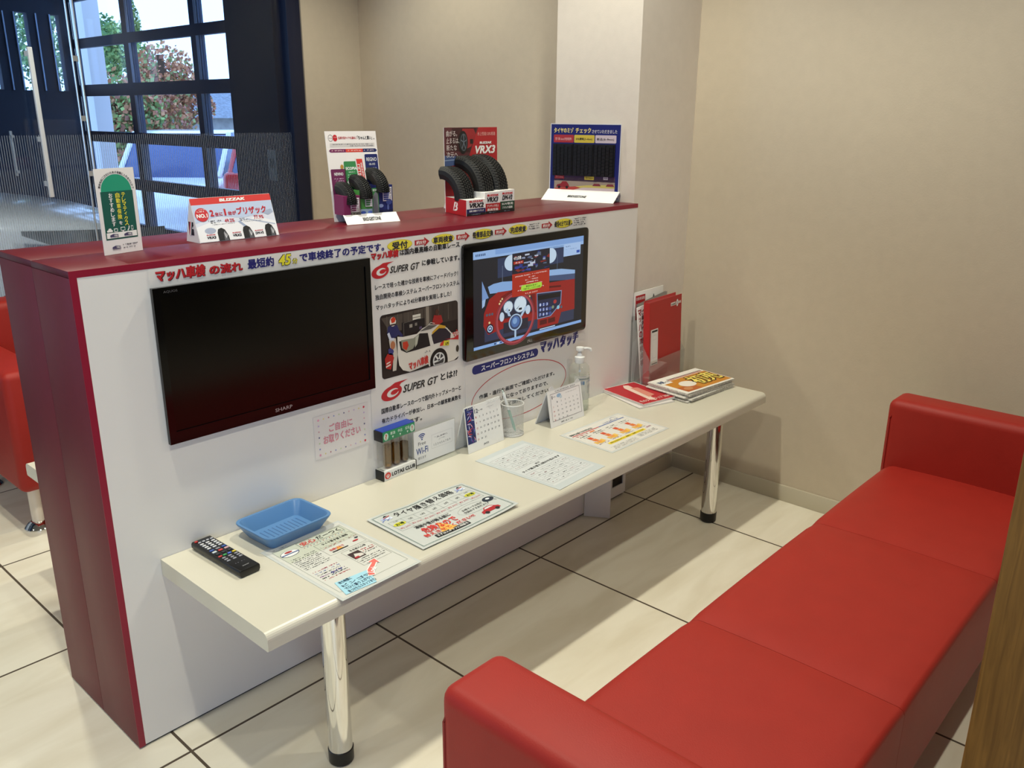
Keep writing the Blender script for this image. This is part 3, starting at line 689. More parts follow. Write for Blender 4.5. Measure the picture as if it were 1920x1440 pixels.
    for i in range(46):
        x, y = rr.uniform(.33, .645), rr.uniform(.715, .905); w, h = rr.uniform(.008, .05), rr.uniform(.006, .03); a = rr.uniform(-.02, .02)
        x1, y1 = min(x+w, .663), min(y+h, .922)
        P([(x, y), (x1, max(.712, y+a)), (x1, y1), (max(.324, x-a), y1)], rr.choice(['c8d2e6', '9aa8c8', '39459a', '8a2a28', '5c6a88', '0e1018', '2c3c86']), 20+i % 4)
    b.text('4大点検', .335*SX, .855*SYh, .40*SX, .895*SYh, E('ffffff'), 26, .02); P([(.333, .81), (.42, .81), (.42, .84), (.333, .84)], 'b5301f', 25)
    b.greek(.34*SX, .818*SYh, .415*SX, .832*SYh, E('f0d8d0'), 26, 8)
    for i, (x0, x1) in enumerate(((.35, .64), (.47, .53), (.44, .555), (.44, .56))): b.greek(x0*SX, (.672-.027*i)*SYh, x1*SX, (.684-.027*i)*SYh, E('f4dcd6'), 20, 20+i)
    for i, (x0, x1) in enumerate(((.39, .60), (.37, .62), (.44, .56))): b.greek(x0*SX, (.565-.045*i)*SYh, x1*SX, (.577-.045*i)*SYh, E('f4dcd6'), 20, 30+i)
    b.rrect(.402*SX, .512*SYh, .594*SX, .575*SYh, .008, E('b6e84a'), 22)
    b.text('事前お見せ！', .445*SX, .545*SYh, .55*SX, .566*SYh, E('1d3a10'), 23, .02); b.text('下廻りをしっかりと点検', .42*SX, .519*SYh, .578*SX, .54*SYh, E('1d3a10'), 23, .02)
    b.build('screen', (.0361, -.0140, .028), XV, ZV, dm, step=.00004)
scr()

# ================================================================== things on the bench
Z = BH+.0003
rc = thing('remote_control', 'black television remote control lying on the left end of the cream bench', 'remote control', (0.1945, -0.107, Z), R(2))
prism('body', [(-.0245, .006), (-.0205, 0), (.0205, 0), (.0245, .006), (.0245, .014), (.022, .018), (-.022, .018), (-.0245, .014)], 'y', -.096, .096, M_BLACK, rc, .002, 2)
rr = random.Random(3)
def rbtn(x, y, w, h, c):
    box('button', x-w/2, x+w/2, y-h/2, y+h/2, .0175, .0198, mat(c, .45), rc, .0006, 1)
rbtn(-.016, .088, .007, .005, 'c02828')
for c in range(4): rbtn(-.0155+.0095*c+.003, .079, .0065, .004, 'b8b8c0')
for r in range(4):
    for c in range(3): rbtn(-.0135+.0135*c, .068-.0095*r, .0085, .0045, 'd8d8dc')
for i, c in enumerate(('3c5aa8', '888890', '3c5aa8')): rbtn(-.0145+.0145*i, .027, .010, .005, c)
for i, c in enumerate(('c8d2d8', 'c03a3a', 'c8a0a8')): rbtn(-.0145+.0145*i, .016, .010, .006, c)
for i in range(3): rbtn(-.0145+.0145*i, .004, .009, .007, '2b2d33')
for i, c in enumerate(('c03a3a', '3aa05a', '4a6ac8', 'd8c23a')): rbtn(-.0165+.011*i, -.010, .0085, .005, c)
for r in range(3):
    for c in range(3): rbtn(-.0145+.0145*c, -.021-.009*r, .008, .0042, '9a9aa2')
b = Board(); b.greek(-.012, -.062, .012, -.059, '90909a', 1, 4); b.text('SHARP', -.008, -.082, .008, -.0785, mat('a8a8ac', .4), 1, .01)
b.build('maker_mark', (0, 0, .0182), XV, YV, rc)

ty = thing('tray', 'blue plastic tray on the cream bench under the television', 'tray', (0.3565, -0.0885, Z), R(2.5))
def tray():
    bm = bmesh.new(); seg = 8
    def loop(hx, hy, r, z):
        out = []
        for cx, cy, a in ((hx-r, -hy+r, -90), (hx-r, hy-r, 0), (-hx+r, hy-r, 90), (-hx+r, -hy+r, 180)):
            out += [bm.verts.new((cx+r*math.cos(R(a+90*t/seg)), cy+r*math.sin(R(a+90*t/seg)), z)) for t in range(seg+1)]
        return out
    L_ = [loop(*q) for q in ((.066, .046, .012, 0), (.070, .050, .014, .0005), (.089, .069, .022, .031), (.0905, .0705, .022, .0345), (.0900, .0700, .022, .0362), (.0845, .0645, .020, .0362), (.0825, .0625, .020, .0335), (.067, .047, .012, .0045), (.062, .042, .010, .0030))]
    for p, q in zip(L_, L_[1:]):
        n = len(p)
        for i in range(n): bm.faces.new((p[i], p[(i+1) % n], q[(i+1) % n], q[i]))
    bm.faces.new(L_[0]); bm.faces.new(L_[-1]); return bm
bm_obj('basin', tray(), mat('5583b6', .32, name='blue_plastic'), ty, True)
# ribs on the tray floor
bm = bmesh.new()
for i in range(11): add_box(bm, -.055+.011*i-.0012, -.055+.011*i+.0012, -.034, .034, .0029, .0036)
bm_obj('floor_ribs', bm, mat('4a70a4', .4, name='blue_rib'), ty)

# --- laminated sheets lying on the bench
RED, DRED, GRY = 'c2262e', 'a02028', '6d7074'
def sheet(name, label, loc, w, h, rz, b, cat='sheet', base=M_LAMI, warp=None, grid=1, inner=True):
    me = b.build(name, (-w/2, -h/2, .0006), XV, YV, None, (w, h), None, .0006, base, warp, grid=grid)
    me.location = loc; me.rotation_euler = (0, 0, rz); return tag(me, label, cat)
# newsletter with the blue note
w, h = .213, .292; b = Board()
b.rect(.007, .006, w-.007, h-.008, 'd6d6d0', 1); b.frame(.016, .030, w-.014, h-.022, .0006, '5a6a58', 2)
b.rect(.017, h-.092, w-.015, h-.023, 'c9cdbe', 1.5)
b.frame(.075, h-.050, w-.02, h-.026, .0008, '44443c', 3)
b.text('安心', .080, h-.047, .118, h-.029, mat('d0463c', .5), 4, .03); b.text('だーつく', .122, h-.046, w-.026, h-.030, INK, 4, .02)
for i in range(14): b.ell(.078+.0085*i, h-.056, .0014, .0014, '506a9a' if i % 2 else 'b04a40', 4, 8)
b.ell(.042, h-.052, .023, .014, '40485c', 3); b.ell(.042, h-.052, .0215, .0128, 'f4f4f2', 4); b.ell(.042, h-.046, .010, .004, 'a83a3a', 5); b.rect(.021, h-.056, .063, h-.052, '5a6a9a', 5)
b.greek(.02, h-.018, .06, h-.015, GRY, 2, 9)
for i in range(9): b.greek(.022, h-.083-.0072*i, .088, h-.080-.0072*i, '4a4c50', 3, 40+i)
b.frame(.096, h-.127, w-.018, h-.064, .0005, '44443c', 3); b.text('タイヤ履き替え価格', .112, h-.077, w-.030, h-.068, INK, 4, .015)
for i in range(2): b.line([(.100, h-.084-.010*i), (w-.022, h-.084-.010*i)], .0003, GRY, 4)
for i in range(7): b.line([(.102+.014*i, h-.080), (.102+.014*i, h-.096)], .0003, GRY, 4); b.greek(.104+.014*i, h-.091, .113+.014*i, h-.088, 'b04a50', 5, 60+i)
b.text('危険なので', .108, h-.112, .146, h-.103, mat('d0463c', .5), 5, .03); b.poly([(.122, h-.116), (.140, h-.116), (.131, h-.101)], 'f0b45a', 4); b.rect(.108, h-.120, .150, h-.1165, '202022', 5); b.ell(w-.036, h-.110, .008, .003, 'b8282e', 5); b.ell(w-.026, h-.100, .005, .003, '26303c', 5)
b.frame(.118, .078, w-.018, .158, .0005, '44443c', 3); b.text('冬支度の心得', .136, .146, w-.034, .154, INK, 4, .01); b.rect(.122, .112, .152, .142, '3a2a2c', 4); b.poly([(.124, .114), (.150, .116), (.150, .126), (.134, .134)], 'd8d2cc', 5); b.rect(.124, .113, .136, .120, 'a83038', 6)
for i in range(3): b.greek(.156, .136-.008*i, w-.022, .1395-.008*i, RED if i < 2 else '55555a', 4, 70+i)
for i in range(3): b.greek(.122, .104-.008*i, w-.022, .107-.008*i, '4a4c50', 4, 80+i)
for i in range(6): b.greek(.024, .130-.0085*i, .088, .1335-.0085*i, ['c04a6a', '4a5ac0', '404048', '8a4a9a', '3a3a40', 'c04a50'][i], 3, 90+i)
b.text('タイヤ', .05, .098, .080, .110, mat('2c3c86', .5), 5, .03)
b.rect(.100, .128, .116, .156, 'd4d2cc', 3)
b.poly([(.018, .012), (.092, .006), (.112, .058), (.030, .066)], 'a9dbee', 6)
for i, t_ in enumerate(('待ち時間に', 'ビンゴ♡', 'でひと盛り上がり！', '見つけたらスタッフまで♪')):
    b.text(t_, .028+.002*(3-i), .052-.0135*i, (.066, .102, .096, .098)[i], .0625-.0135*i-(.001 if i == 1 else 0), mat('1c2c4c', .5), 8, .015)
b.poly([(.094, .036), (.108, .058), (.134, .076), (.128, .084), (.152, .086), (.150, .062), (.144, .066), (.120, .048), (.108, .028)], 'fbf6f2', 8); b.poly([(.097, .037), (.109, .056), (.136, .074), (.132, .082), (.150, .084), (.148, .064), (.143, .069), (.119, .050), (.108, .031)], 'e8746c', 9)
b.text('Look', .104, .042, .130, .056, mat('ffffff', .5), 10, .03, rot=33)
sheet('newsletter', 'laminated black and white newsletter with a blue handwritten note and red arrow on the bench', (0.3705, -0.2795, Z), w, h, R(1), b, 'leaflet')

# tyre change price sheet (wavy laminate)
w, h = .310, .205; b = Board()
b.frame(.010, .010, w-.010, h-.010, .0013, '5f7c78', 2); b.frame(.0075, .0075, w-.0075, h-.0075, .0004, '5f7c78', 2)
for cx in (.036, w-.036):
    b.ell(cx-.006, h-.030, .010, .006, 'b8c8ea', 3, 12); b.ell(cx+.006, h-.034, .009, .006, 'dfe6f4', 4, 12); b.poly([(cx-.006, h-.024), (cx+.010, h-.020), (cx+.002, h-.016)], '1c2430', 5); b.line([(cx-.010, h-.030), (cx+.014, h-.022)], .002, RED, 6)
    for k in range(6): b.ell(cx-.018+.005*k, h-.040+.003*(k % 3), .0018, .0018, '5a78d0', 5, 6)
b.text('タイヤ履き替え価格', .060, h-.040, w-.062, h-.017, INK, 4, .012); b.text('(税込)', w/2-.018, h-.050, w/2+.016, h-.0425, INK, 4)
x0, x1, y0, y1 = .022, w-.022, h-.106, h-.053
b.frame(x0, y0, x1, y1, .0005, '4a5254', 3); b.line([(x0+.04, (y0+y1)/2), (x1-.04, (y0+y1)/2)], .0005, '4a5254', 3)
for i in range(1, 7): b.line([(x0+(x1-x0)*i/7, y0), (x0+(x1-x0)*i/7, y1)], .0005, '4a5254', 3)
pr_ = ['¥2,200', '¥3,000', '¥3,300', '¥3,300', '¥3,000', '¥3,300', '¥2,200']; mo = ['11月', '12月', '1月', '2月', '3月', '4月', '5月']
for i in range(7):
    c = x0+(x1-x0)*(i+.5)/7
    if i in (0, 6):
        b.text(mo[i], c-.006, y1-.008, c+.006, y1-.003, INK, 5, 0, 0, 1); b.ell(c, y1-.021, .0175, .0085, 'dcd83c', 4, 20); b.text('お得', c-.012, y1-.0265, c+.012, y1-.0155, mat('1c3c18', .5), 6, .02); b.text(pr_[i], c-.015, y0+.006, c+.015, y0+.015, mat('c0606a', .5), 5, 0, 0, 1)
    else: b.text(mo[i], c-.006, y1-.018, c+.006, y1-.010, INK, 5, 0, 0, 1); b.text(pr_[i], c-.015, y0+.009, c+.015, y0+.018, mat('c0606a', .5), 5, 0, 0, 1)
b.text('凍結や雪が降る前に', .052, y0-.017, .160, y0-.003, INK, 5, .03)
b.poly([(.082, .026), (.136, .026), (.109, .078)], 'f0b85a', 4)
b.text('危険なので', .054, .050, .158, .078, mat('d8342e', .5), 6, .03); b.text('替えさせてください!!', .040, .034, .196, .048, mat('d8342e', .5), 6, .03)
b.rect(.060, .017, .164, .031, '16181a', 5); b.text('まずはスタッフに相談を', .064, .0195, .160, .0285, mat('f4f4f2', .5), 7, .02)
b.ring(.222, .070, .048, .021, .0005, '4a5254', 3); b.text('お得マークの月が', .190, .071, .256, .080, INK, 5, .01); b.text('交換おすすめだよ!!', .186, .059, .260, .068, INK, 5, .01)
b.ell(w-.030, .078, .017, .012, '1e2a38', 4, 24); b.ell(w-.030, .080, .0065, .0045, 'dfe4e8', 5, 16); b.line([(w-.042, .068), (w-.046, .061)], .0012, '1e2a38', 4); b.line([(w-.02, .067), (w-.016, .061)], .0012, '1e2a38', 4)
b.poly([(.215, .026), (.218, .037), (.228, .040), (.236, .050), (.258, .050), (.268, .040), (.274, .036), (.274, .026)], 'b2242c', 4); b.poly([(.232, .041), (.238, .0475), (.256, .0475), (.262, .041)], 'dcdfe2', 5); b.ell(.228, .026, .006, .006, '2a1a1c', 6, 14); b.ell(.262, .026, .006, .006, '2a1a1c', 6, 14)
def wv(x, y):
    t_ = max(0, (x-.20)/.11); return .0022+.0022*math.sin(x*32+.6)*(0.35+y*3.2)+.008*t_*t_*max(0, 1-y/.2)
sheet('price_sheet', 'wavy laminated tire price sheet with a grey border and price table', (0.671, -0.290, Z), w, h, R(-1), b, 'sheet', M_LAMI, wv, 24)

# timetable sheet
w, h = .208, .296; b = Board()
b.rect(.0, .0, w, h, 'c6cdcf', .5); b.rect(.012, .026, w-.012, h-.02, 'd3d7d8', 1)
for yb, sd in ((.166, 1), (.036, 2)):
    y1 = yb+.092; x0, x1 = .018, w-.018
    b.frame(x0, yb, x1, y1, .0004, '50565c', 3)
    for i in range(1, 5): b.line([(x0, yb+.092*i/5+.0), (x1, yb+.092*i/5)], .0004, '50565c', 3)
    for i in range(1, 5): b.line([(x0+(x1-x0)*i/5, yb), (x0+(x1-x0)*i/5, y1)], .0004, '50565c', 3)
    for i in range(5):
        for j in range(5): b.greek(x0+(x1-x0)*i/5+.008, yb+.092*j/5+.006, x0+(x1-x0)*(i+1)/5-.006, yb+.092*j/5+.0098, 'a87a80' if (i+j) % 4 == 0 else '85888c', 4, 100+i*7+j+sd*50, .6)
b.text('タイヤ履き替え2回分を包みます', .022, .1375, w-.022, .1475, INK, 4, .015); b.text('通常', .092, .152, .112, .159, INK, 4, 0, 0, 1)
sheet('timetable_sheet', 'pale laminated sheet with two grey tables, between the price sheet and the bar chart leaflet', (1.068, -0.2545, Z), w, h, R(2.5), b)

# instalment leaflet with bars
w, h = .288, .200; b = Board()
b.rect(.008, .008, w-.008, h-.008, 'dcd9d2', 1)
b.text('車検代は選べるお支払方法', .014, h-.034, .118, h-.024, INK, 4, .02); b.rect(.014, h-.0405, .140, h-.037, RED, 3); b.rect(.140, h-.0405, w-.020, h-.037, '2c56a8', 3)
b.text('システムのしくみ', .172, h-.034, w-.040, h-.026, mat('2c56a8', .5), 4, .02); b.ring(w-.052, h-.024, .016, .010, .001, '2c56a8', 3, 20, 200, 16)
b.text('一括・分割・リボ', .016, h-.052, .074, h-.045, mat(RED, .5), 4, .02); b.rect(.084, h-.052, .106, h-.046, 'e0742e', 4)
for k in range(4):
    x = .036+.062*k; b.greek(x-.012, h-.062, x+.030, h-.058, '3c3c40', 4, 200+k); b.greek(x-.010, h-.071, x+.034, h-.068, '3c3c40', 4, 210+k)
    for j, c in enumerate(('d0532e', 'de7636', 'e69a48')): b.rect(x, h-.092-.018*j, x+.016+.002*j, h-.076-.018*j, c, 3)
    b.rect(x, h-.130, x+.022, h-.130+.008, 'e8b23e', 4); b.rect(x-.012, h-.128, x-.002, h-.112, 'e6b44c', 3); b.rect(x+.020, h-.126, x+.032, h-.108, 'eac060', 3); b.greek(x-.012, h-.136, x+.034, h-.133, '8a4a2c', 4, 220+k)
b.rect(.050, h-.156, w-.060, h-.143, 'f2d83c', 3); b.text('毎月のお支払いがラク！無理なくご利用いただけます', .056, h-.1535, w-.066, h-.146, INK, 4, .02)
b.text('JACCS', w-.046, h-.150, w-.022, h-.142, mat('a02a68', .5), 4, .03)
for i in range(3): b.greek(.030, .026-.007*i, .15, .029-.007*i, '77777c', 3, 230+i); b.greek(.165, .034-.007*i, w-.03, .037-.007*i, '77777c', 3, 240+i)
sheet('instalment_leaflet', 'laminated leaflet with four orange bar charts and a yellow strip, right half of the bench', (1.4165, -0.2600, Z), w, h, R(-1.5), b, 'leaflet')

# --- oil sample stand
ts = thing('oil_sample_stand', 'small clear stand with three tubes of brown engine oil against the partition', 'display stand', (0.751, -0.0185, Z), R(2))
M_WPL = mat('e6e6e4', .35, name='white_plastic'); M_END = mat('101114', .4, name='black_end')
box('base', -.057, .057, -.016, .016, 0, .027, M_WPL, ts, .001); box('end_cap', -.0595, -.0565, -.0165, .0165, 0, .0275, M_END, ts, .001); box('end_cap', .0565, .0595, -.0165, .0165, 0, .0275, M_END, ts, .001)
box('top', -.057, .057, -.016, .016, .110, .137, mat('2c8a5c', .4, name='green_strip'), ts, .001); box('end_cap', -.0595, -.0565, -.0165, .0165, .1095, .1375, M_END, ts, .001); box('lid', -.0565, .0565, -.0155, .0155, .137, .1385, mat('1c3c9c', .4, name='blue_lid'), ts)
for x in (-.052, .052): box('post', x-.003, x+.003, -.012, .012, .027, .110, M_ACRYL, ts)
for i, x in enumerate((-.030, 0, .030)):
    v_ = lathe('vial', [(.003, .0275), (.0105, .031), (.0125, .038), (.0125, .1095)], x, 0, clear('vial_glass', (.95, .95, .93), .12), ts, 20)
    lathe('oil', [(.002, .029), (.0095, .0325), (.0115, .039), (.0115, .092-.004*i)], x, 0, clear('oil_amber%d' % i, [(.72, .46, .08), (.58, .33, .05), (.44, .25, .05)][i], .06, 0, .22, [(.30, .17, .02), (.22, .12, .02), (.12, .07, .02)][i]), v_, 20)
    lathe('float_ball', [(.001, .0305), (.006, .033), (.007, .037), (.006, .041), (.001, .043)], x, 0, M_CHROME, v_, 14)
b = Board(); b.ell(.012, .0135, .0105, .0095, 'd83a30', 1, 22)
for k in range(5): a = R(40+25*k); b.line([(.012+.002*math.cos(a), .006+.002*math.sin(a)), (.012+.0085*math.cos(a), .008+.0105*math.sin(a))], .0012, 'f4f0ec', 2)
b.text('LOTAS CLUB', .026, .008, .110, .019, INK, 2, .05); b.build('base_print', (-.0565, -.0163, 0), XV, ZV, ts)
b = Board()
for k in range(3): b.text(['新油', '中古', '劣化'][k], .026+.026*k, .014, .042+.026*k, .023, mat('dff0e4', .5), 2, .02); b.poly([(.031+.026*k, .010), (.037+.026*k, .010), (.034+.026*k, .004)], 'dff0e4', 2)
b.ell(.011, .013, .008, .010, 'c9e4d4', 1); b.text('?', .008, .006, .014, .020, mat('d04a3a', .5), 2, .03); b.ell(.103, .013, .008, .010, 'c9e4d4', 1); b.text('!', .1015, .006, .1045, .020, mat('d04a3a', .5), 2, .03)
b.build('top_print', (-.0565, -.0163, .110), XV, ZV, ts)

# --- free wifi stand
wf = thing('wifi_sign_stand', 'clear acrylic stand holding the white Free Wi-Fi card beside the oil tubes', 'sign stand', (0.890, -0.0215, Z), R(1))
box('acrylic_base', -.080, .080, -.020, .010, 0, .003, M_ACRYL, wf); box('acrylic_back', -.080, .080, .0012, .0032, .003, .104, M_ACRYL, wf)
b = Board(); blue = mat('2c4a94', .5)
for k, r_ in enumerate((.006, .011, .016)): b.ring(.030, .070, r_, r_, .0030, blue, 1, 45, 135, 12)
b.ell(.030, .070, .0025, .0025, blue, 1, 12); b.text('Free', .016, .054, .044, .064, mat('3c3c44', .5), 1); b.text('Wi-Fi', .008, .028, .052, .047, blue, 1, .02); b.text('使えます', .014, .013, .044, .021, mat('3c3c44', .5), 1)
b.frame(.066, .032, .146, .072, .0004, 'a8aab0', 1); b.greek(.078, .060, .134, .064, '6c6c74', 1, 5); b.greek(.090, .052, .120, .0555, '6c6c74', 1, 6); b.text('1 2 3 4 5 6 7 8 9', .074, .038, .138, .0445, mat('6c6c74', .5), 1)
b.build('card', (-.078, .0008, .004), XV, ZV, wf, (.156, .097), None, .0006, 'efeff0')

# --- desk calendars
def easel(root, w, hgt, dep, rake, front_m):
    """tent-folded card: sloping front, back leg, foot"""
    prism('card_stand', [(-dep, 0), (-dep+rake, hgt), (-dep+rake+.003, hgt), (0, .003), (0, 0), (-.003, 0), (-dep+rake+.001, hgt-.006), (-dep+.0016, .001)], 'x', -w/2, w/2, front_m, root)
    return Vector((0, rake, hgt)).normalized()
c1 = thing('desk_calendar', 'desk calendar open at December with blue and red patterned edge, left of the pen cup', 'calendar', (1.0565, -0.004, Z), R(1.5))
W1, H1, rk = .152, .132, .018
up = easel(c1, W1, H1, .056, rk, mat('dcdcda', .5, name='calendar_card'))
b = Board(); L1 = math.hypot(H1, rk)
b.rect(.002, .026, .036, L1-.002, '1f2c6a', 2); rr = random.Random(5)
for k in range(42):
    x, y = rr.uniform(.004, .032), rr.uniform(.030, L1-.012); a = rr.uniform(0, 6.28); l_ = rr.uniform(.004, .011); dx, dy = l_*math.cos(a), l_*math.sin(a); 
    q = [(min(.0355, max(.0025, x+sx_)), min(L1-.0025, max(.0265, y+sy_))) for sx_, sy_ in ((dx, dy), (-dy*.16, dx*.16), (-dx, -dy), (dy*.16, -dx*.16))]
    b.poly(q, rr.choice(['d8483e', 'e8a0b0', 'cfd8f0', '5a78c8', '141a3c', '9a5ab0']), 3+k % 5)
b.text('12', .040, L1-.024, .054, L1-.012, mat('1c2444', .5), 2, .02); b.greek(.056, L1-.020, .074, L1-.017, '44444c', 2, 7); b.greek(.090, L1-.018, .122, L1-.0165, '9a9aa0', 2, 8)
d_ = 1
for r_ in range(5):
    for c_ in range(7):
        if d_ <= 31: b.text(str(d_), .042+.0152*c_, L1-.039-.0165*r_, .042+.0152*c_+(.003 if d_ < 10 else .0062), L1-.0335-.0165*r_, mat('c03a40' if c_ == 0 else '4a4c58', .5), 2, .01, 0, 1); d_ += 1
b.text('JACCS', .064, .008, .086, .0145, mat('3c3c44', .5), 2, .03, .15)
b.build('page', (-W1/2, -.0563, .0005), XV, tuple(up), c1, (W1, L1), None, .0005, 'f0f0ee')
bm = bmesh.new()
for k in list(range(5))+list(range(12, 20)):
    x = -W1/2+.010+.0069*k
    add_tube(bm, [(x, -.056+rk-.001+.0045*math.cos(2*math.pi*j/10), H1-.002+.0055*math.sin(2*math.pi*j/10)) for j in range(10)], .0008, 5, 0, True)
tag(bm_obj('spiral_binding', bm, mat('ececec', .3, .2, name='binding_wire'), c1, True), kind='stuff')

c2 = thing('desk_calendar', 'white desk calendar with a framed January page in front of the sanitizer bottle', 'calendar', (1.386, -0.034, Z), R(-.5))
W2, H2, rk = .164, .112, .020
up = easel(c2, W2, H2, .066, rk, mat('d4d4d6', .5, name='calendar_card_grey')); L1 = math.hypot(H2, rk); b = Board()
b.frame(.012, .018, W2-.010, L1-.010, .0010, '55402e' if 0 else '5a4450', 2); b.rect(.0125, .0185, W2-.0105, L1-.0105, 'f3eff0', 1)
b.text('CALENDAR 2024', .036, L1-.0065, W2-.030, L1-.0015, mat('5c5c64', .5), 2); b.text('1', .018, L1-.026, .021, L1-.015, mat('30303a', .5), 2, .02); b.greek(.024, L1-.022, .036, L1-.019, '77777c', 2, 11)
b.ell(.052, L1-.020, .011, .006, '9ab8d8', 2, 14); b.ell(.060, L1-.026, .006, .005, 'c8d4e0', 3, 12); b.greek(.085, L1-.020, .14, L1-.018, '9a9aa0', 2, 12)
d_ = 1
for r_ in range(5):
    for c_ in range(7):
        if r_ == 0 and c_ < 1: continue
        if d_ <= 31: b.text(str(d_), .020+.0195*c_, L1-.041-.0135*r_, .020+.0195*c_+(.003 if d_ < 10 else .006), L1-.036-.0135*r_, mat('c03a40' if c_ == 0 else '4a4c58', .5), 2, .01, 0, 1); d_ += 1
b.text('JACCS', .050, .006, .064, .011, INK, 2, .05); b.greek(.067, .007, .11, .010, '55555a', 2, 13)
b.build('page', (-W2/2, -.0663, .0005), XV, tuple(up), c2, (W2, L1), None, .0005, 'eeecec')
b = Board(); b.build('header_tab', (-W2/2+.006, -.0463, H2+.0005), XV, ZV, c2, None, [(0, 0), (.152, 0), (.152, .006), (.148, .010), (.142, .013), (.135, .009), (.130, .003), (.028, .003), (.024, .010), (.018, .016), (.010, .015), (.004, .010)], .0008, 'e4e4e6')

# --- pen cup with pen
cx, cy = 1.190, -0.0395
pc = thing('pen_cup', 'white wire mesh pen cup on the bench between the two calendars', 'pen cup', (cx, cy, Z))
bm = bmesh.new(); nA, nZ = 44, 22; r_ = .0345; hz = .094
for i in range(nA):
    for j in range(nZ):
        for d_ in (1, -1):
            a, b_ = 2*math.pi*i/nA, 2*math.pi*(i+d_)/nA; z0, z1 = .004+hz*j/nZ, .004+hz*(j+1)/nZ; t_ = .00055; da = .00055/r_
            bm.faces.new([bm.verts.new((r_*math.cos(q), r_*math.sin(q), z)) for q, z in ((a-da, z0), (a+da, z0), (b_+da, z1), (b_-da, z1))])
tag(bm_obj('mesh_wall', bm, mat('d6d6d4', .4, .3, name='white_wire'), pc), kind='stuff')
bm = bmesh.new(); add_tube(bm, [(r_*math.cos(2*math.pi*i/32), r_*math.sin(2*math.pi*i/32), .0975) for i in range(32)], .0018, 8, 0, True); bm_obj('rim', bm, mat('e2e2e0', .35, .2, name='wire_rim'), pc, True)
lathe('base', [(.002, 0), (r_+.001, 0), (r_+.0015, .004), (r_-.002, .006), (.002, .003)], 0, 0, mat('cacaca', .4, .2, name='wire_base'), pc, 32)
pen = thing('ballpoint_pen', 'white and green ballpoint pen leaning in the mesh pen cup', 'pen', (cx+.008, cy-.006, Z+.0068))
d_ = (Vector((-.034, .020, .128))).normalized(); M4 = d_.to_track_quat('Z', 'X').to_matrix().to_4x4()
for nm, prof, m_ in (('barrel', [(.0008, 0), (.0035, .010), (.0042, .016), (.0042, .075)], clear('pen_green', (.45, .8, .68), .1, 0, .5, (.25, .6, .48))), ('upper_barrel', [(.0043, .075), (.0045, .078), (.0045, .128), (.0035, .132)], mat('eceeec', .3, name='pen_white')), ('push_button', [(.0022, .132), (.0022, .141)], mat('d4e4dc', .3, name='pen_button'))):
    o = lathe(nm, prof, 0, 0, m_, pen, 14); o.matrix_local = M4
o = box('clip', -.0012, .0012, .0045, .0065, .09, .13, mat('eceeec', .3, name='pen_white'), pen, .0004); o.matrix_local = M4

# --- sanitizer bottle
sb = thing('sanitizer_bottle', 'clear hand sanitizer pump bottle with white pump behind the January calendar', 'bottle', (1.511, -0.0420, Z))
body = clear('clear_plastic', (.93, .95, .93), .10, .02, .10, (.85, .86, .84))
lathe('body', [(.004, 0), (.030, .001), (.0335, .006), (.0335, .136), (.031, .147), (.022, .156), (.015, .160)], 0, 0, body, sb, 36)
lathe('gel', [(.004, .003), (.029, .004), (.0315, .008), (.0315, .112)], 0, 0, clear('gel_fill', (.95, .97, .95), .03, .02, .12, (.8, .82, .8)), sb, 32)
lathe('pump_collar', [(.0155, .158), (.0165, .160), (.0165, .178), (.010, .182), (.008, .190)], 0, 0, M_WPL, sb, 28)
hd_ = lathe('pump_head', [(.006, .186), (.006, .197), (.0125, .199), (.0135, .203), (.0125, .210), (.004, .212)], 0, 0, M_WPL, sb, 24)
tube('nozzle', [(0, -.004, .206), (.018, -.016, .206), (.027, -.022, .203), (.029, -.0235, .196)], .0042, M_WPL, hd_, 10)
tube('dip_tube', [(0, 0, .01), (0, 0, .158)], .0022, clear('dip_plastic', (.9, .92, .9), .1, 0, .2), sb, 8)
bm = bmesh.new(); n_ = 18
for k in range(n_):
    a, b_ = R(190+150*k/n_), R(190+150*(k+1)/n_); q = .0339
    bm.faces.new([bm.verts.new((q*math.cos(t_), q*math.sin(t_), z)) for t_, z in ((a, .040), (b_, .040), (b_, .122), (a, .122))])
lb = bm_obj('label_film', bm, clear('label_film_clear', (.95, .95, .95), .03, .2, .30, (.9, .9, .9)), sb)
def cyl_print(b, name, parent, r0, a0, z0):
    """wrap a flat print around the bottle"""
    o = b.build(name, (0, 0, 0), XV, ZV, parent, step=.0002)
    for v in o.data.vertices:
        a = R(a0)+v.co.x/r0; q = r0-v.co.y; v.co = (q*math.cos(a), q*math.sin(a), z0+v.co.z)
    return o
b = Board(); b.text('PREMIUM HAND GEL', .006, .066, .060, .072, mat('3c5a6a', .5), 1, .02); b.greek(.008, .076, .030, .079, '55606a', 1, 14); b.rect(.034, .056, .056, .061, '3c78b0', 1); b.rect(.008, .050, .024, .062, '28608c', 1)
for k in range(5): b.greek(.036, .044-.006*k, .062, .047-.006*k, '77808a', 1, 15+k)
b.ell(.056, .010, .006, .003, '7aa04a', 1, 12, rot=50); b.ell(.060, .004, .006, .003, '5f8f3a', 1, 12, rot=110)
cyl_print(b, 'label_print', sb, .0342, 208, .042)

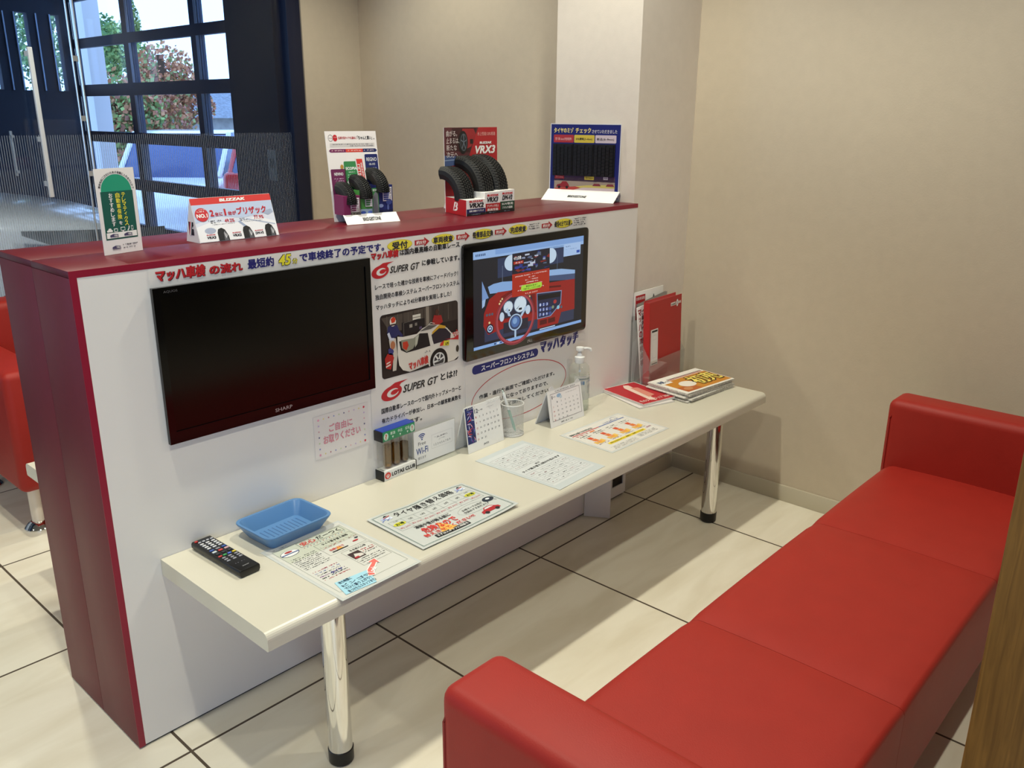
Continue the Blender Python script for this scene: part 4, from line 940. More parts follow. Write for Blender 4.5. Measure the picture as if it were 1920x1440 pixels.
# --- leaflets and newspapers at the right end
def folded(name, w, d, t_, m_edge, parent=None):
    """folded print: rounded fold on the left, loose page edges on the right"""
    prof = [(w/2, 0)]+[(-w/2+t_/2-t_/2*math.sin(R(a)), t_/2-t_/2*math.cos(R(a))) for a in range(0, 181, 30)]+[(w/2-.003, t_), (w/2-.001, t_*.8), (w/2-.004, t_*.7), (w/2, t_*.5), (w/2-.003, t_*.35), (w/2-.001, t_*.2)]
    return prism(name, prof, 'y', -d/2, d/2, m_edge, parent)
M_NEWS = mat('d8d4cc', .75, name='newsprint', noise=.22, scale=160); M_LEAF = mat('e4deda', .45, name='leaflet_edge')
lf0 = folded('product_leaflet', .150, .205, .005, M_LEAF); lf0.location = (1.748, -.118, Z); lf0.rotation_euler = (0, 0, R(-17)); tag(lf0, 'lower red and white folded leaflet under the red winter sale leaflet', 'leaflet')
lf = thing('product_leaflet', 'red folded sale leaflet lying on top of another left of the newspapers', 'leaflet', (1.757, -.112, Z+.0053), R(-12))
folded('pages', .150, .205, .006, M_LEAF, lf)
b = Board(); b.rect(0, 0, .150, .205, 'b4232c', 1); b.poly([(.055, .03), (.075, .012), (.08, .03), (.105, .185), (.088, .195), (.07, .17)], 'e8cfc0', 2); b.poly([(.075, .05), (.11, .06), (.115, .15), (.09, .16)], 'd88a78', 3)
b.text('冬のタイヤフェア 2024', .012, .017, .145, .037, mat('f6dcd4', .5), 4, .02, rot=0)
b.frame(.001, .001, .149, .204, .003, 'ece8e4', 4); b.build('cover', (-.075, -.1025, .0062), XV, YV, lf)
for k in range(5):
    dx, dy, rz = [(0, 0, -5), (.006, -.004, -3), (-.004, .003, -7), (.005, .002, -4), (0, .0, -6)][k]
    lab = ['newspaper at the bottom of the folded stack on the bench end', 'second newspaper from the bottom of the folded stack', 'middle newspaper of the folded stack', 'second newspaper from the top of the folded stack', 'topmost folded newspaper with orange printed banner on the bench end'][k]
    nw = thing('newspaper', lab, 'newspaper', (1.948+dx, -.205+dy, Z+.0069*k), R(rz), 'newspapers stacked on the bench end')
    folded('pages', .272, .172, .0065, M_NEWS, nw)
    b = Board()
    if k == 4:
        b.rect(0, 0, .272, .172, 'efece4', 1); b.rect(.02, .010, .268, .130, 'c8862c', 2); b.rect(.02, .010, .10, .06, 'b8622c', 3); b.rect(.045, .134, .262, .139, 'a83a2c', 3); b.rect(.045, .142, .262, .145, '2c2420', 3)
        b.ell(.092, .070, .036, .028, 'ece6da', 4, 24); b.rect(.008, .112, .066, .158, 'f2efe8', 5); b.text('新聞', .012, .122, .040, .146, mat('28406c', .5), 6, .03); b.text('イワタ', .042, .122, .064, .136, INK, 6, .03)
        b.text('初売', .124, .030, .264, .124, mat('1c120c', .5), 6, .10); b.text('初売', .128, .034, .260, .120, mat('f2dc6a', .5), 8, .03); b.ell(.05, .034, .02, .014, 'c88a5a', 5, 14)
    else:
        for i in range(6): b.greek(.01, .012+.025*i, .26, .020+.025*i, '3c3c3c', 1, 300+k*10+i)
    b.build('front_page', (-.136, -.086, .00655), XV, YV, nw)
    b = Board()
    for i in range(3): b.greek(.006, .0006+.0021*i, .262, .0018+.0021*i, ['1a1a1a', '3a3030', '141414'][i], 1, 400+k*10+i)
    b.build('page_edges', (-.136, -.0861, 0), XV, ZV, nw)

# --- acrylic file holder with folders
fh = thing('file_holder', 'clear acrylic file holder on the far end of the bench in the corner', 'file holder', (1.860, -0.088, Z), R(3))
box('holder_base', 0, .250, 0, .090, 0, .003, M_ACRYL, fh); box('holder_front', 0, .250, 0, .003, .003, .095, M_ACRYL, fh); box('holder_back', 0, .250, .087, .090, .003, .245, M_ACRYL, fh)
for x in (0, .247): prism('holder_side', [(.003, .003), (.003, .095), (.087, .235), (.087, .003)], 'x', x, x+.003, M_ACRYL, fh)
def stood(name, label, cat, x, y, w, h, t_, m_, tilt, rz=3, roll=0):
    o = thing(name, label, cat, (x, y, Z+.0035)); o.rotation_euler = (R(tilt), R(roll), R(rz)); return o
rb = stood('ring_binder', 'thick red ring binder with white spine label standing in front in the acrylic holder', 'binder', 1.868, -.0805, .226, .30, .024, None, -2.5)
M_BIND = mat('b01c1e', .38, name='red_binder_card', noise=.03)
box('front_cover', 0, .226, 0, .002, 0, .300, M_BIND, rb); box('back_cover', .002, .222, .0225, .0245, 0, .304, M_BIND, rb); box('spine', -.001, .0015, 0, .0245, 0, .300, M_BIND, rb); box('pages', .012, .214, .003, .021, .004, .292, M_PAPER, rb)
b = Board(); b.rect(.0, .0, .050, .130, 'e6e4e4', 1); b.rect(.008, .119, .046, .126, '16161a', 2); b.rect(.008, .003, .046, .007, '16161a', 2); b.frame(.014, .026, .040, .108, .0005, '9a9a9e', 2); b.line([(.014, .092), (.040, .092)], .0004, '9a9a9e', 2); b.line([(.005, 0), (.005, .130)], .0005, '9a9a9e', 2)
b.build('spine_label', (.008, -.0003, .072), XV, ZV, rb)
b = Board(); b.rect(0, .004, .036, .016, 'ece6e2', 1); b.text('mobil', .003, .006, .033, .0135, INK, 2, .03, .2); b.ell(.047, .010, .0085, .014, '9a9a98', 1); b.ell(.047, .010, .0072, .0125, 'f0efec', 2); b.text('1', .0455, .004, .0485, .016, mat('2c3c6c', .5), 3, .02); b.rect(.056, .006, .074, .015, 'd8c8c4', 1)
b.build('cover_badge', (.146, -.0003, .262), XV, ZV, rb)
bk = stood('booklet', 'tall white booklet with a red printed triangle at the back of the acrylic holder', 'booklet', 1.872, -.0040, .200, .325, .004, None, -1.5, 2)
box('pages', 0, .200, 0, .003, 0, .325, M_PAPER, bk, .0006)
b = Board(); b.poly([(.012, .225), (.012, .312), (.075, .312), (.075, .285), (.022, .225)], RED, 1); b.text('自動車保険', .016, .294, .071, .306, mat('f4dcd8', .5), 2, .03); b.text('お見積り', .016, .272, .050, .284, mat('f4dcd8', .5), 2, .03); b.text('承り中', .016, .250, .036, .262, mat('f4dcd8', .5), 2, .03); b.text('A', .125, .288, .140, .304, INK, 1, .03)
b.build('cover_print', (0, -.0004, 0), XV, ZV, bk)
cf = stood('document_folder', 'greyish clear folder of papers bending in the acrylic holder behind the red binder', 'folder', 1.874, -.018, .2, .29, .01, None, -1, 3)
bm = bmesh.new(); n_ = 12
for t_ in (0, .006):
    g = [[bm.verts.new((x, (t_ if t_ else 0)+(-.012)*math.sin(math.pi*k/n_)**2*(1-x/.3), .285*k/n_+(.02*x/.21 if k == n_ else 0))) for x in (0, .07, .14, .205)] for k in range(n_+1)]
    for p, q in zip(g, g[1:]):
        for i in range(3): bm.faces.new((p[i], p[i+1], q[i+1], q[i]))
bm_obj('sleeve', bm, mat('a8a49e', .3, name='grey_sleeve'), cf, True)
rp = stood('pamphlet', 'thin pamphlet with red and black vertical lettering behind the binder spine', 'pamphlet', 1.848+.018, -.048, .2, .285, .004, None, -4, 3, -4)
box('pages', 0, .200, 0, .003, 0, .282, M_PAPER, rp, .0006); b = Board(); b.vtext('マッハの車検点検', .004, .272, .024, mat('a01c20', .5), 1, .04); b.vtext('ご案内サービス内容', .026, .268, .018, mat('4a1416', .5), 1, .04); b.build('cover_print', (0, -.0004, 0), XV, ZV, rp)

# ================================================================== prints stuck on the partition
NAVY = mat('20206e', .5); MRED = mat('c0202a', .5); BLK = mat('17171b', .5)
WP = mat('e4e0dc', .4, name='poster_paper')
FY = -0.0012
def poster(name, label, b, x0, z0, x1, z1, base=WP, cat='poster'):
    o = b.build(name, (x0, FY-.0003, z0), XV, ZV, None, (x1-x0, z1-z0), None, .0002, base); return tag(o, label, cat)
class Off(Board):
    """board whose marks are given in partition coordinates"""
    def __init__(s, ox, oz): super().__init__(); s.ox, s.oz = ox, oz
    def build(s, *a, **k):
        s.polys = [([(x-s.ox, y-s.oz) for x, y in p], m, l, f) for p, m, l, f in s.polys]
        return super().build(*a, **k)
# process banner
b = Off(.150, 1.0205)
def shadow_text(b, t, x0, y0, x1, y1, c, sc, d=.0012, bold=.05, l=2, sh=0):
    b.text(t, x0+d, y0-d, x1+d, y1-d, sc, l, bold, sh); b.text(t, x0, y0, x1, y1, c, l+2, bold, sh)
b.text('マッハ車検', .1655, 1.0345, .2735, 1.0605, mat('5a1016', .5), 2, .10, .12); b.text('マッハ車検', .1640, 1.0355, .2720, 1.0610, MRED, 4, .06, .12)
b.text('の流れ', .281, 1.0350, .3590, 1.0560, mat('5a1016', .5), 2, .08); b.text('の流れ', .2800, 1.0358, .3580, 1.0568, MRED, 4, .05)
b.text('最短約', .371, 1.0365, .437, 1.0585, NAVY, 2, .05)
b.text('45', .4475, 1.0335, .4825, 1.0605, mat('4a4410', .5), 2, .10, .2); b.text('45', .4490, 1.0350, .4810, 1.0590, mat('ece23c', .5), 4, .05, .2); b.text('分', .4840, 1.0350, .4985, 1.0480, mat('4a4410', .5), 2, .09); b.text('分', .4850, 1.0358, .4978, 1.0470, mat('ece23c', .5), 4, .03)
b.text('で車検終了の予定です。', .5040, 1.0365, .7520, 1.0575, NAVY, 2, .05)
YEL = mat('ecdc44', .5); OL = mat('b8a020', .5)
for x0, x1, t, fs in ((.762, .845, '受付', .62), (.912, .995, '車両検査', .86), (1.064, 1.146, '整備部品交換', .98), (1.211, 1.292, '完成検査', .84), (1.416, 1.505, '最短45分でお渡し', .98)):
    c, w_ = (x0+x1)/2, (x1-x0)/2
    b.ell(c, 1.0455, w_, .0140, OL, 1, 32); b.ell(c, 1.0460, w_-.001, .0130, YEL, 2, 32)
    hh = .0085 if len(t) > 2 else .0095; b.text(t, c-w_*fs, 1.0455-hh, c+w_*fs, 1.0455+hh, mat('1c2038', .5), 3, .05)
for x0, x1, t in ((.853, .904, '約5分'), (1.002, 1.053, '約15分'), (1.153, 1.203, '約20分'), (1.357, 1.407, '約5分')):
    y = 1.0455; b.poly([(x0, y-.0065), (x1-.018, y-.0065), (x1-.018, y-.0125), (x1, y), (x1-.018, y+.0125), (x1-.018, y+.0065), (x0, y+.0065)], mat('b02028', .5), 2); b.text(t, x0+.005, y-.0048, x1-.012, y+.0048, mat('f4e8e4', .5), 4, .04)
for x0, x1 in ((1.294, 1.350), (1.507, 1.577)):
    b.frame(x0, 1.033, x1, 1.059, .0004, 'a8a4a2', 1)
    for i in range(3 if x0 < 1.4 else 4): b.greek(x0+.004, 1.0525-.0062*i, x1-.004, 1.0562-.0062*i, '3a3a40', 2, 500+i)
poster('process_banner', 'long white banner with red and yellow arrows along the top of the partition', b, .150, 1.0205, 1.585, 1.0630, cat='banner')

# racing poster between the two screens
b = Off(.690, .470)
def mach(b, x0, y0, x1, y1, l=2):
    b.text('マッハ車検', x0+.0008, y0-.0006, x1+.0008, y1-.0006, mat('5a1016', .5), l, .10, .12); b.text('マッハ車検', x0, y0, x1, y1, MRED, l+2, .06, .12)
mach(b, .709, .9965, .798, 1.0165)
b.text('は国内最高峰の自動車レース', .802, .9985, 1.014, 1.0145, BLK, 2, .045)
def gtlogo(b, x0, y0, x1, y1):
    w_, h_ = x1-x0, y1-y0
    b.ell(x0+.18*w_, y0+.42*h_, .175*w_, .42*h_, MRED, 2, 30, rot=8); b.poly([(x0+.12*w_, y0+.76*h_), (x0+.24*w_, y0+.98*h_), (x0+.46*w_, y0+h_), (x0+.34*w_, y0+.86*h_), (x0+.29*w_, y0+.60*h_)], MRED, 2.3)
    b.ell(x0+.20*w_, y0+.42*h_, .10*w_, .24*h_, WP, 3, 24, rot=8); b.ell(x0+.225*w_, y0+.44*h_, .065*w_, .14*h_, MRED, 4, 20, rot=8); b.rect(x0+.20*w_, y0+.42*h_, x0+.315*w_, y0+.56*h_, MRED, 4.3)
    b.text('SUPER GT', x0+.37*w_, y0+.22*h_, x1, y0+.68*h_, mat('2a2624', .5), 3, .035, .32)
gtlogo(b, .708, .949, .868, .987)
b.text('に参戦しています。', .876, .963, 1.013, .979, BLK, 2, .045)
b.text('レースで培った確かな技術を車検にフィードバック！', .718, .921, 1.006, .935, BLK, 2, .03)
b.text('独自開発の車検システム スーパーフロントシステム', .718, .895, 1.011, .909, BLK, 2, .03)
b.text('マッハタッチにより45分車検を実現しました！', .718, .869, .980, .883, BLK, 2, .03)
# the pit-lane photograph
px0, pz0, px1, pz1 = .729, .684, 1.004, .854
c = lambda h: mat(h, .45)
b.rrect(px0, pz0, px1, pz1, .010, c('241c1c'), 2)
b.poly([(px0+.004, .846), (.905, .852), (.905, .80), (px0+.03, .806)], c('4c443e'), 3); b.poly([(.905, .8525), (.998, .8525), (px1-.001, .845), (px1-.001, .80), (.905, .80)], c('3a322e'), 3)
for k in range(14): b.rect(.750+.018*k, .806, .7525+.018*k, .849, c('332c2a' if k % 2 else '5c544c'), 4)
b.rect(.885, .797, .896, .853, c('8a8074'), 5); b.rect(.838, .822, .866, .838, c('d8d4c8'), 5); b.rect(.838, .830, .866, .8315, c('6a6258'), 6)
b.rect(.800, .790, .880, .824, c('16151a'), 5); b.line([(.806, .782), (.806, .822), (.872, .826)], .0012, c('6a6660'), 6); b.rect(.826, .806, .836, .815, c('9a948a'), 6); b.rect(.845, .808, .853, .816, c('7a746e'), 6); b.rect(.860, .796, .869, .803, c('5a4a6a'), 6)
# driver in helmet, crew
b.poly([(.753, .820), (.762, .8235), (.784, .821), (.790, .806), (.803, .790), (.797, .784), (.788, .794), (.777, .789), (.756, .788), (.750, .803)], c('252a5c'), 7); b.poly([(.750, .803), (.757, .806), (.763, .790), (.774, .788), (.772, .783), (.757, .784)], c('c8ccdc'), 8)
b.ell(.770, .832, .0105, .0125, c('e4dcd0'), 8, 22); b.poly([(.763, .840), (.772, .845), (.780, .838), (.776, .830), (.766, .829)], c('c83a20'), 9); b.rect(.762, .822, .779, .826, c('3a2a2c'), 9)
b.poly([(.755, .786), (.778, .787), (.782, .74), (.776, .70), (.764, .70), (.768, .745), (.758, .765)], c('c8c0b4'), 7)
b.ell(.767, .770, .008, .011, c('b0704c'), 9, 16); b.poly([(.752, .762), (.764, .766), (.770, .753), (.765, .744), (.752, .748)], c('3a3a7a'), 8); b.poly([(.748, .750), (.762, .750), (.770, .736), (.764, .722), (.758, .706), (.742, .712), (.739, .738)], c('b02420'), 8)
b.poly([(.744, .722), (.757, .726), (.757, .729), (.744, .726)], c('e8d8d0'), 9); b.poly([(.742, .714), (.758, .718), (.757, .722), (.741, .718)], c('e8d8d0'), 9)
b.ell(.925, .832, .007, .009, c('4a2c24'), 7, 16); b.poly([(.906, .806), (.914, .826), (.926, .823), (.940, .822), (.946, .802), (.930, .796), (.912, .797)], c('a02626'), 7)
# the white racing car
b.poly([(.783, .790), (.802, .786), (.850, .7855), (.870, .797), (.897, .803), (.935, .796), (.960, .783), (.978, .765), (px1-.0005, .767), (px1-.0005, .694), (.985, .6855), (.930, .6845), (.892, .6865), (.850, .6850), (.822, .6862), (.798, .696), (.786, .712), (.782, .742)], c('dcd6cc'), 10)
b.poly([(.788, .776), (.793, .752), (.812, .741), (.855, .742), (.897, .744), (.889, .781), (.860, .785), (.838, .776)], c('16161a'), 11); b.poly([(.795, .778), (.838, .776), (.858, .784), (.848, .765), (.835, .748), (.812, .743), (.797, .757)], c('8c8c7c'), 12); b.poly([(.800, .772), (.816, .772), (.820, .760), (.812, .748), (.800, .756)], c('c03a24'), 13); b.poly([(.845, .778), (.857, .782), (.850, .758), (.842, .750)], c('b8b8a8'), 13)
b.poly([(.900, .772), (.930, .788), (.956, .782), (.974, .764), (.971, .748), (.910, .746)], c('26222e'), 11); b.poly([(.905, .781), (.932, .797), (.955, .789), (.952, .783), (.930, .787), (.904, .774)], c('c89a2c'), 12); b.line([(.897, .783), (.906, .746)], .004, c('e4ded4'), 13)
b.poly([(.860, .790), (.892, .802), (.925, .797), (.900, .790)], c('5a5654'), 12); b.line([(.888, .800), (.900, .808), (.915, .803)], .0014, c('d8d4cc'), 12)
b.ell(.927, .697, .0325, .034, c('0e0e10'), 13, 30, 0, 180); b.rect(.895, .685, .960, .698, c('0e0e10'), 13)
b.ell(.927, .697, .0225, .0225, c('d4d4d2'), 14, 26, -30, 210); b.ell(.927, .697, .018, .019, c('3a3a3c'), 15, 24, -30, 210)
for a in (20, 75, 130, 185): b.line([(.927, .697), (.927+.021*math.cos(R(a)), .697+.021*math.sin(R(a)))], .005, c('dcdcda'), 16)
b.poly([(.800, .6845), (.892, .6845), (.888, .694), (.84, .688)], c('141214'), 12)
b.text('マッハ車検', .818, .6935, .888, .7175, c('c42a24'), 17, .08, .1, rot=6)
b.poly([(.934, .744), (.948, .750), (.944, .736), (.931, .736)], c('c83a28'), 14); b.poly([(.947, .749), (.968, .746), (.966, .732), (.944, .735)], c('ddd03a'), 14); b.text('LM', .952, .736, .963, .743, BLK, 16, .05); b.poly([(.950, .752), (.985, .750), (px1-.001, .757), (px1-.001, .742)], c('b8282c'), 13)
b.text('マッハ', .982, .752, 1.0025, .770, c('c42a24'), 15, .06, .0, rot=28); b.greek(.876, .728, .896, .733, c('4a4048'), 14, 77); b.ell(.998, .717, .0055, .010, c('3a3428'), 14, 18)
gtlogo(b, .722, .622, .925, .668)
b.text('とは??', .934, .636, .999, .656, BLK, 2, .04)
b.text('国際自動車レースの一つで国内外トップメーカーと', .722, .591, 1.012, .606, BLK, 2, .03)
b.text('有力ドライバーが参加し、日本一の観客動員数を', .722, .5645, 1.012, .5785, BLK, 2, .03)
b.text('誇る大会です。', .722, .539, .862, .553, BLK, 2, .03)
poster('racing_poster', 'white racing poster with a pit photo of a race car between the two screens', b, .690, .490, 1.022, 1.0195)

# touch system poster under the monitor
b = Off(1.030, .448)
x0, x1, zc = 1.058, 1.350, .657
b.rrect(x0, zc-.0135, x1, zc+.0135, .0132, mat('1c2472', .5), 1); b.text('スーパーフロントシステム', x0+.038, zc-.0085, x1-.020, zc+.0085, mat('f0f0f2', .5), 2, .04)
b.text('マッハタッチ', 1.359, .648, 1.552, .690, NAVY, 2, .10, .12)
b.ring(1.273, .553, .218, .083, .0024, MRED, 1, 0, 360, 60)
b.text('作業・進行を画面でご確認いただけます。', 1.086, .563, 1.432, .577, BLK, 2, .03)
b.text('タッチパネルになっておりますので、', 1.086, .538, 1.400, .552, BLK, 2, .03)
b.text('画面に触れて操作してください。', 1.100, .513, 1.412, .527, BLK, 2, .03)
poster('touch_system_poster', 'white poster with a red ellipse and a navy title bar directly under the monitor', b, 1.030, .448, 1.604, .700)

# pink please-take-one notice
w, h = .168, .112; b = Board(); PK = mat('d88a9a', .5)
b.text('ご自由に', .044, .062, .116, .083, PK, 2, .04); b.text('お取りください', .026, .034, .140, .056, PK, 2, .04)
cs = ['c8b0d8', 'e8d88a', 'b06a78', '8a90c8', 'c8d8b0', '6a6a90', 'e0b0b8']
for k in range(10):
    for y in (.010, .1015): b.ell(.014+.0155*k, y, .0030 if k in (0, 9) else .0020, .0030 if k in (0, 9) else .0020, cs[k % 7] if k not in (0, 9) else ('d83a50' if (k == 9) else 'e8a0b8'), 2, 10)
for k in range(5):
    for x in (.014, .1535): b.ell(x, .0255+.0152*k, .0022, .0022, cs[(k+3) % 7], 2, 10)
o = b.build('notice', (.5115, FY-.0003, .5440), (1, 0, .005), (-.003, 0, 1), None, (w, h), None, .0002, mat('e6e0de', .3, name='notice_paper')); tag(o, 'white notice with pink lettering and a dotted border stuck below the television', 'notice')

# ================================================================== things on top of the partition
T = PH+.0004
# telematics insurance sign
gs = thing('sign_card', 'narrow white and green upright sign card at the left end of the red top', 'sign', (0.1275, 0.1375, T), R(14))
b = Board(); gw, gh = .094, .174; GRN = mat('0f5a4e', .45); LGR = mat('1f9a78', .45)
b.rect(.0085, .030, gw-.0085, gh-.046, GRN, 1); b.ell(gw/2, gh-.046, .0365, .034, LGR, 1, 30, 0, 180)
for k, ch in enumerate('事故を起こさないための保険に入りませんか？'):
    a = 165-150*k/19; x, y = gw/2+.0405*math.cos(R(a)), gh-.046+.038*math.sin(R(a)); b.text(ch, x-.0024, y-.0026, x+.0024, y+.0026, BLK, 2, .02, 0, 1, rot=a-90)
b.vtext('テレマティクス', .057, .1245, .0098, mat('e8e04a', .5), 3, .03, 1.0); b.vtext('自動車保険', .0425, .1245, .0108, mat('e8e04a', .5), 3, .03, 1.02); b.text('を', .0435, .0590, .0515, .0665, mat('f2f2ee', .5), 3, .02); b.vtext('おすすめします', .0265, .1245, .0097, mat('f2f2ee', .5), 3, .03, 1.0)
W_ = mat('f2f2ee', .5)
b.rrect(.012, .046, .026, .050, .0018, W_, 3); b.poly([(.015, .050), (.017, .0535), (.022, .0535), (.024, .050)], W_, 3)
b.rrect(.029, .0455, .038, .0525, .001, W_, 3); b.rect(.0305, .047, .0365, .051, GRN, 4); b.rrect(.045, .0465, .056, .054, .0008, W_, 3); b.rect(.0463, .0478, .0547, .0527, GRN, 4); b.rect(.049, .0445, .052, .0465, W_, 3); b.line([(.062, .0455), (.0655, .050), (.0665, .055)], .0022, W_, 3); b.rrect(.071, .046, .076, .055, .001, W_, 3); b.rect(.0718, .0478, .0752, .0535, GRN, 4)
b.rect(.0105, .033, gw-.0105, .0445, W_, 3)
for x, y in ((.018, .0355), (.052, .0355), (.020, .011)):
    b.poly([(x, y), (x+.020, y), (x+.020, y+.005), (x+.008, y+.0065), (x, y+.004)], mat('4a4668', .5), 4); b.text('YBU', x+.009, y+.001, x+.019, y+.0045, W_, 5, .03); b.greek(x, y-.0018, x+.021, y-.0007, '6a6a70', 4, 600)
b.greek(.046, .016, .084, .019, '4a4a50', 3, 601); b.greek(.046, .010, .076, .0125, '4a4a50', 3, 602)
b.build('card', (0, 0, 0), XV, ZV, gs, (gw, gh), None, .0014, M_CARD)
prism('easel_foot', [(.0016, .001), (.0016, .10), (.0026, .10), (.040, .001), (.038, 0)], 'x', .030, .064, M_CARD, gs)
# snow tire tent card
tc = thing('tent_card', 'low tent card with snowy picture, three tires and red ridge on the red top', 'tent card', (0.352, 0.162, T), R(-.3))
TWd, th_, dp = .207, .098, .062
prism('folded_card', [(0, 0), (dp, 0), (dp/2, th_)], 'x', 0, TWd, M_CARD, tc)
up = Vector((0, dp/2, th_)).normalized(); LL = math.hypot(dp/2, th_); b = Board()
b.rect(0, LL-.016, TWd, LL-.0005, 'd23a38', 1); b.text('BLIZZAK', .072, LL-.0115, .138, LL-.0045, W_, 2, .08, .1)
b.rect(.001, .001, TWd-.001, LL-.016, 'd8deec', 1); b.poly([(0.001, .045), (.06, .058), (.12, .050), (TWd-.001, .060), (TWd-.001, LL-.016), (.001, LL-.016)], 'bccbe6', 2)
b.poly([(.001, .001), (TWd-.001, .001), (TWd-.001, .035), (.16, .050), (.10, .040), (.04, .046), (.001, .036)], 'eceef2', 3); b.poly([(.112, .044), (.128, .028), (.122, .026), (.106, .042)], '9aa8c4', 4); b.poly([(.13, .048), (TWd-.004, .030), (TWd-.004, .027), (.128, .045)], 'b4bed2', 4); b.poly([(.17, .060), (.20, .066), (TWd-.002, .058), (.19, .052)], 'a4b0c8', 3); b.ell(.032, .026, .014, .007, 'a8b2c8', 4, 14)
b.ell(.0205, .064, .0165, .0155, 'c8323a', 5, 30); b.text('NO.1', .007, .057, .034, .066, W_, 6, .06); b.greek(.010, .070, .031, .0725, W_, 6, 610); b.greek(.011, .0745, .030, .0765, W_, 6, 611)
b.text('2', .041, .0585, .0505, .0735, MRED, 5, .05); b.text('台に', .053, .0585, .072, .0675, MRED, 5, .04); b.text('1', .0768, .0585, .0812, .074, MRED, 5, .05); b.text('台が', .086, .0585, .107, .0680, MRED, 5, .04); b.text('ブリザック', .109, .0575, .187, .0755, MRED, 5, .04)
b.greek(.032, .0465, .068, .0495, '2a2a34', 5, 612); b.greek(.036, .0425, .062, .045, '2a2a34', 5, 613); b.text('49.2%', .073, .0420, .098, .0505, MRED, 5, .02); b.greek(.04, .0385, .098, .0400, '55555c', 5, 614)
b.greek(.112, .0470, .130, .0495, '2a2a34', 5, 615); b.greek(.113, .0430, .134, .0455, '2a2a34', 5, 616); b.text('77.9%', .150, .0440, .176, .0530, MRED, 5, .02); b.greek(.12, .0395, .172, .0410, '55555c', 5, 617)
for x, t_ in ((.048, 'VRX3'), (.113, 'VRX2'), (.172, 'DM-V3')):
    b.text('BLIZZAK', x-.028, .0155, x-.006, .0180, MRED, 5, .06, .1, 1); b.text(t_, x-.028, .0075, x-.006, .0135, BLK, 5, .06, .15)
    b.poly([(x, .001), (x, .020), (x+.003, .028), (x+.012, .031), (x+.020, .026), (x+.026, .012), (x+.027, .001)], '1b1c1f', 5); b.poly([(x+.014, .001), (x+.0145, .018), (x+.018, .0245), (x+.022, .018), (x+.0245, .001)], '5a5c62', 6)
    for k in range(4): b.line([(x+.0185, .006), (x+.0165+.0025*k, .020-.002*k)], .001, 'd0d2d6', 7)
    for k in range(3): b.line([(x+.003+.0035*k, .001), (x+.0035+.0035*k, .022), (x+.006+.0035*k, .028)], .0007, '3c3e42', 6)
b.build('front_print', (0, -.0002, 0), XV, tuple(up), tc)
b = Board(); b.rect(.018, .016, .040, .046, BLK, 1); b.poly([(.018, .016), (.025, .016), (.031, .046), (.024, .046)], MRED, 2); b.poly([(.021, .016), (.026, .016), (.034, .046), (.030, .046)], W_, 3); b.poly([(.033, .031), (.040, .038), (.040, .030)], mat('eceae8', .5), 3)
b.build('side_print', (-.0002, dp, 0), (0, -1, 0), ZV, tc)

# ---- tire samples
def tire(name, w, r0, yc, zc, xc, a0, a1, par, grooves=3, th=.03):
    bm = bmesh.new(); half = w/2; prof = [(-half+.004, r0-th)]
    prof += [(-half, r0-th*.6), (-half+.001, r0-.010), (-half+.006, r0-.003), (-half+.010, r0)]
    inner = w-.020
    for g in range(grooves):
        x = -half+.010+inner*(g+1)/(grooves+1); prof += [(x-.0015, r0+.001), (x-.0012, r0-.004), (x+.0012, r0-.004), (x+.0015, r0+.001)]
    prof += [(half-.010, r0), (half-.006, r0-.003), (half-.001, r0-.010), (half, r0-th*.6), (half-.004, r0-th)]
    N_ = 72; rings = []
    for i in range(N_+1):
        a = R(a0+(a1-a0)*i/N_); ring = []
        for k, (x, r) in enumerate(prof):
            rr_ = r
            if r > r0-.0035 and (i+(k//4)*2) % 4 == 0: rr_ = r-.0022
            ring.append(bm.verts.new((xc+x, yc-rr_*math.sin(a), zc+rr_*math.cos(a))))
        rings.append(ring)
    for p, q in zip(rings, rings[1:]):
        for k in range(len(p)): bm.faces.new((p[k], p[(k+1) % len(p)], q[(k+1) % len(q)], q[k]))
    bm.faces.new(rings[0]); bm.faces.new(rings[-1])
    return bm_obj(name, bm, M_RUBBER, par)
def bmark(b, x, y, s, m, l=2):
    """slanted emblem letter"""
    b.text('B', x, y, x+s*.8, y+s, m, l, .05, .25); b.line([(x+.12*s, y+.05*s), (x+.62*s, y+.95*s)], s*.09, mat('b8202a', .5), l+2)
def bridge(b, x0, y0, x1, y1, m=BLK): b.text('BRIDGESTONE', x0, y0, x1, y1, m, 2, .04, .12)

# three-tire pocket display
ds = thing('tire_display', 'white card display with purple, green and navy pockets holding three small tire pieces', 'display stand', (0.813, 0.271, T), R(-10)); ds.scale = (.79, 1.35, 1)
DWd, DHh = .196, .240
b = Board(); b.rect(0, 0, DWd, DHh, 'ebe6e4', 1)
b.ring(.019, .222, .0085, .0085, .0010, BLK, 2, 0, 360, 24); b.ell(.036, .222, .0088, .0088, MRED, 2, 24); b.greek(.012, .2205, .026, .223, '8a8a90', 3, 620); b.greek(.030, .2225, .042, .2250, W_, 3, 621)
b.text('低車外音タイヤを基本に', .048, .2185, .118, .2260, mat('b8383c', .5), 2, .03); b.text('「ちゃんと買い」。', .121, .217, .188, .2275, BLK, 2, .04)
b.rect(.014, .198, .186, .2085, 'cfcac8', 2); b.greek(.02, .2040, .182, .2065, '77747a', 3, 622); b.greek(.09, .1998, .182, .2022, '77747a', 3, 623)
b.poly([(.008, .1885), (.014, .184), (.014, .193)], '6a2a5a', 3); b.rect(.014, .184, .072, .193, '7a2a58', 2); b.rect(.072, .184, .138, .193, 'd84a3a', 2); b.rect(.138, .184, .186, .193, '20285e', 2); b.poly([(.186, .183), (.194, .1885), (.186, .194)], '20285e', 3)
for x0, x1 in ((.018, .064), (.08, .132), (.142, .182)): b.greek(x0, .187, x1, .190, 'f0dcdc', 4, 624)
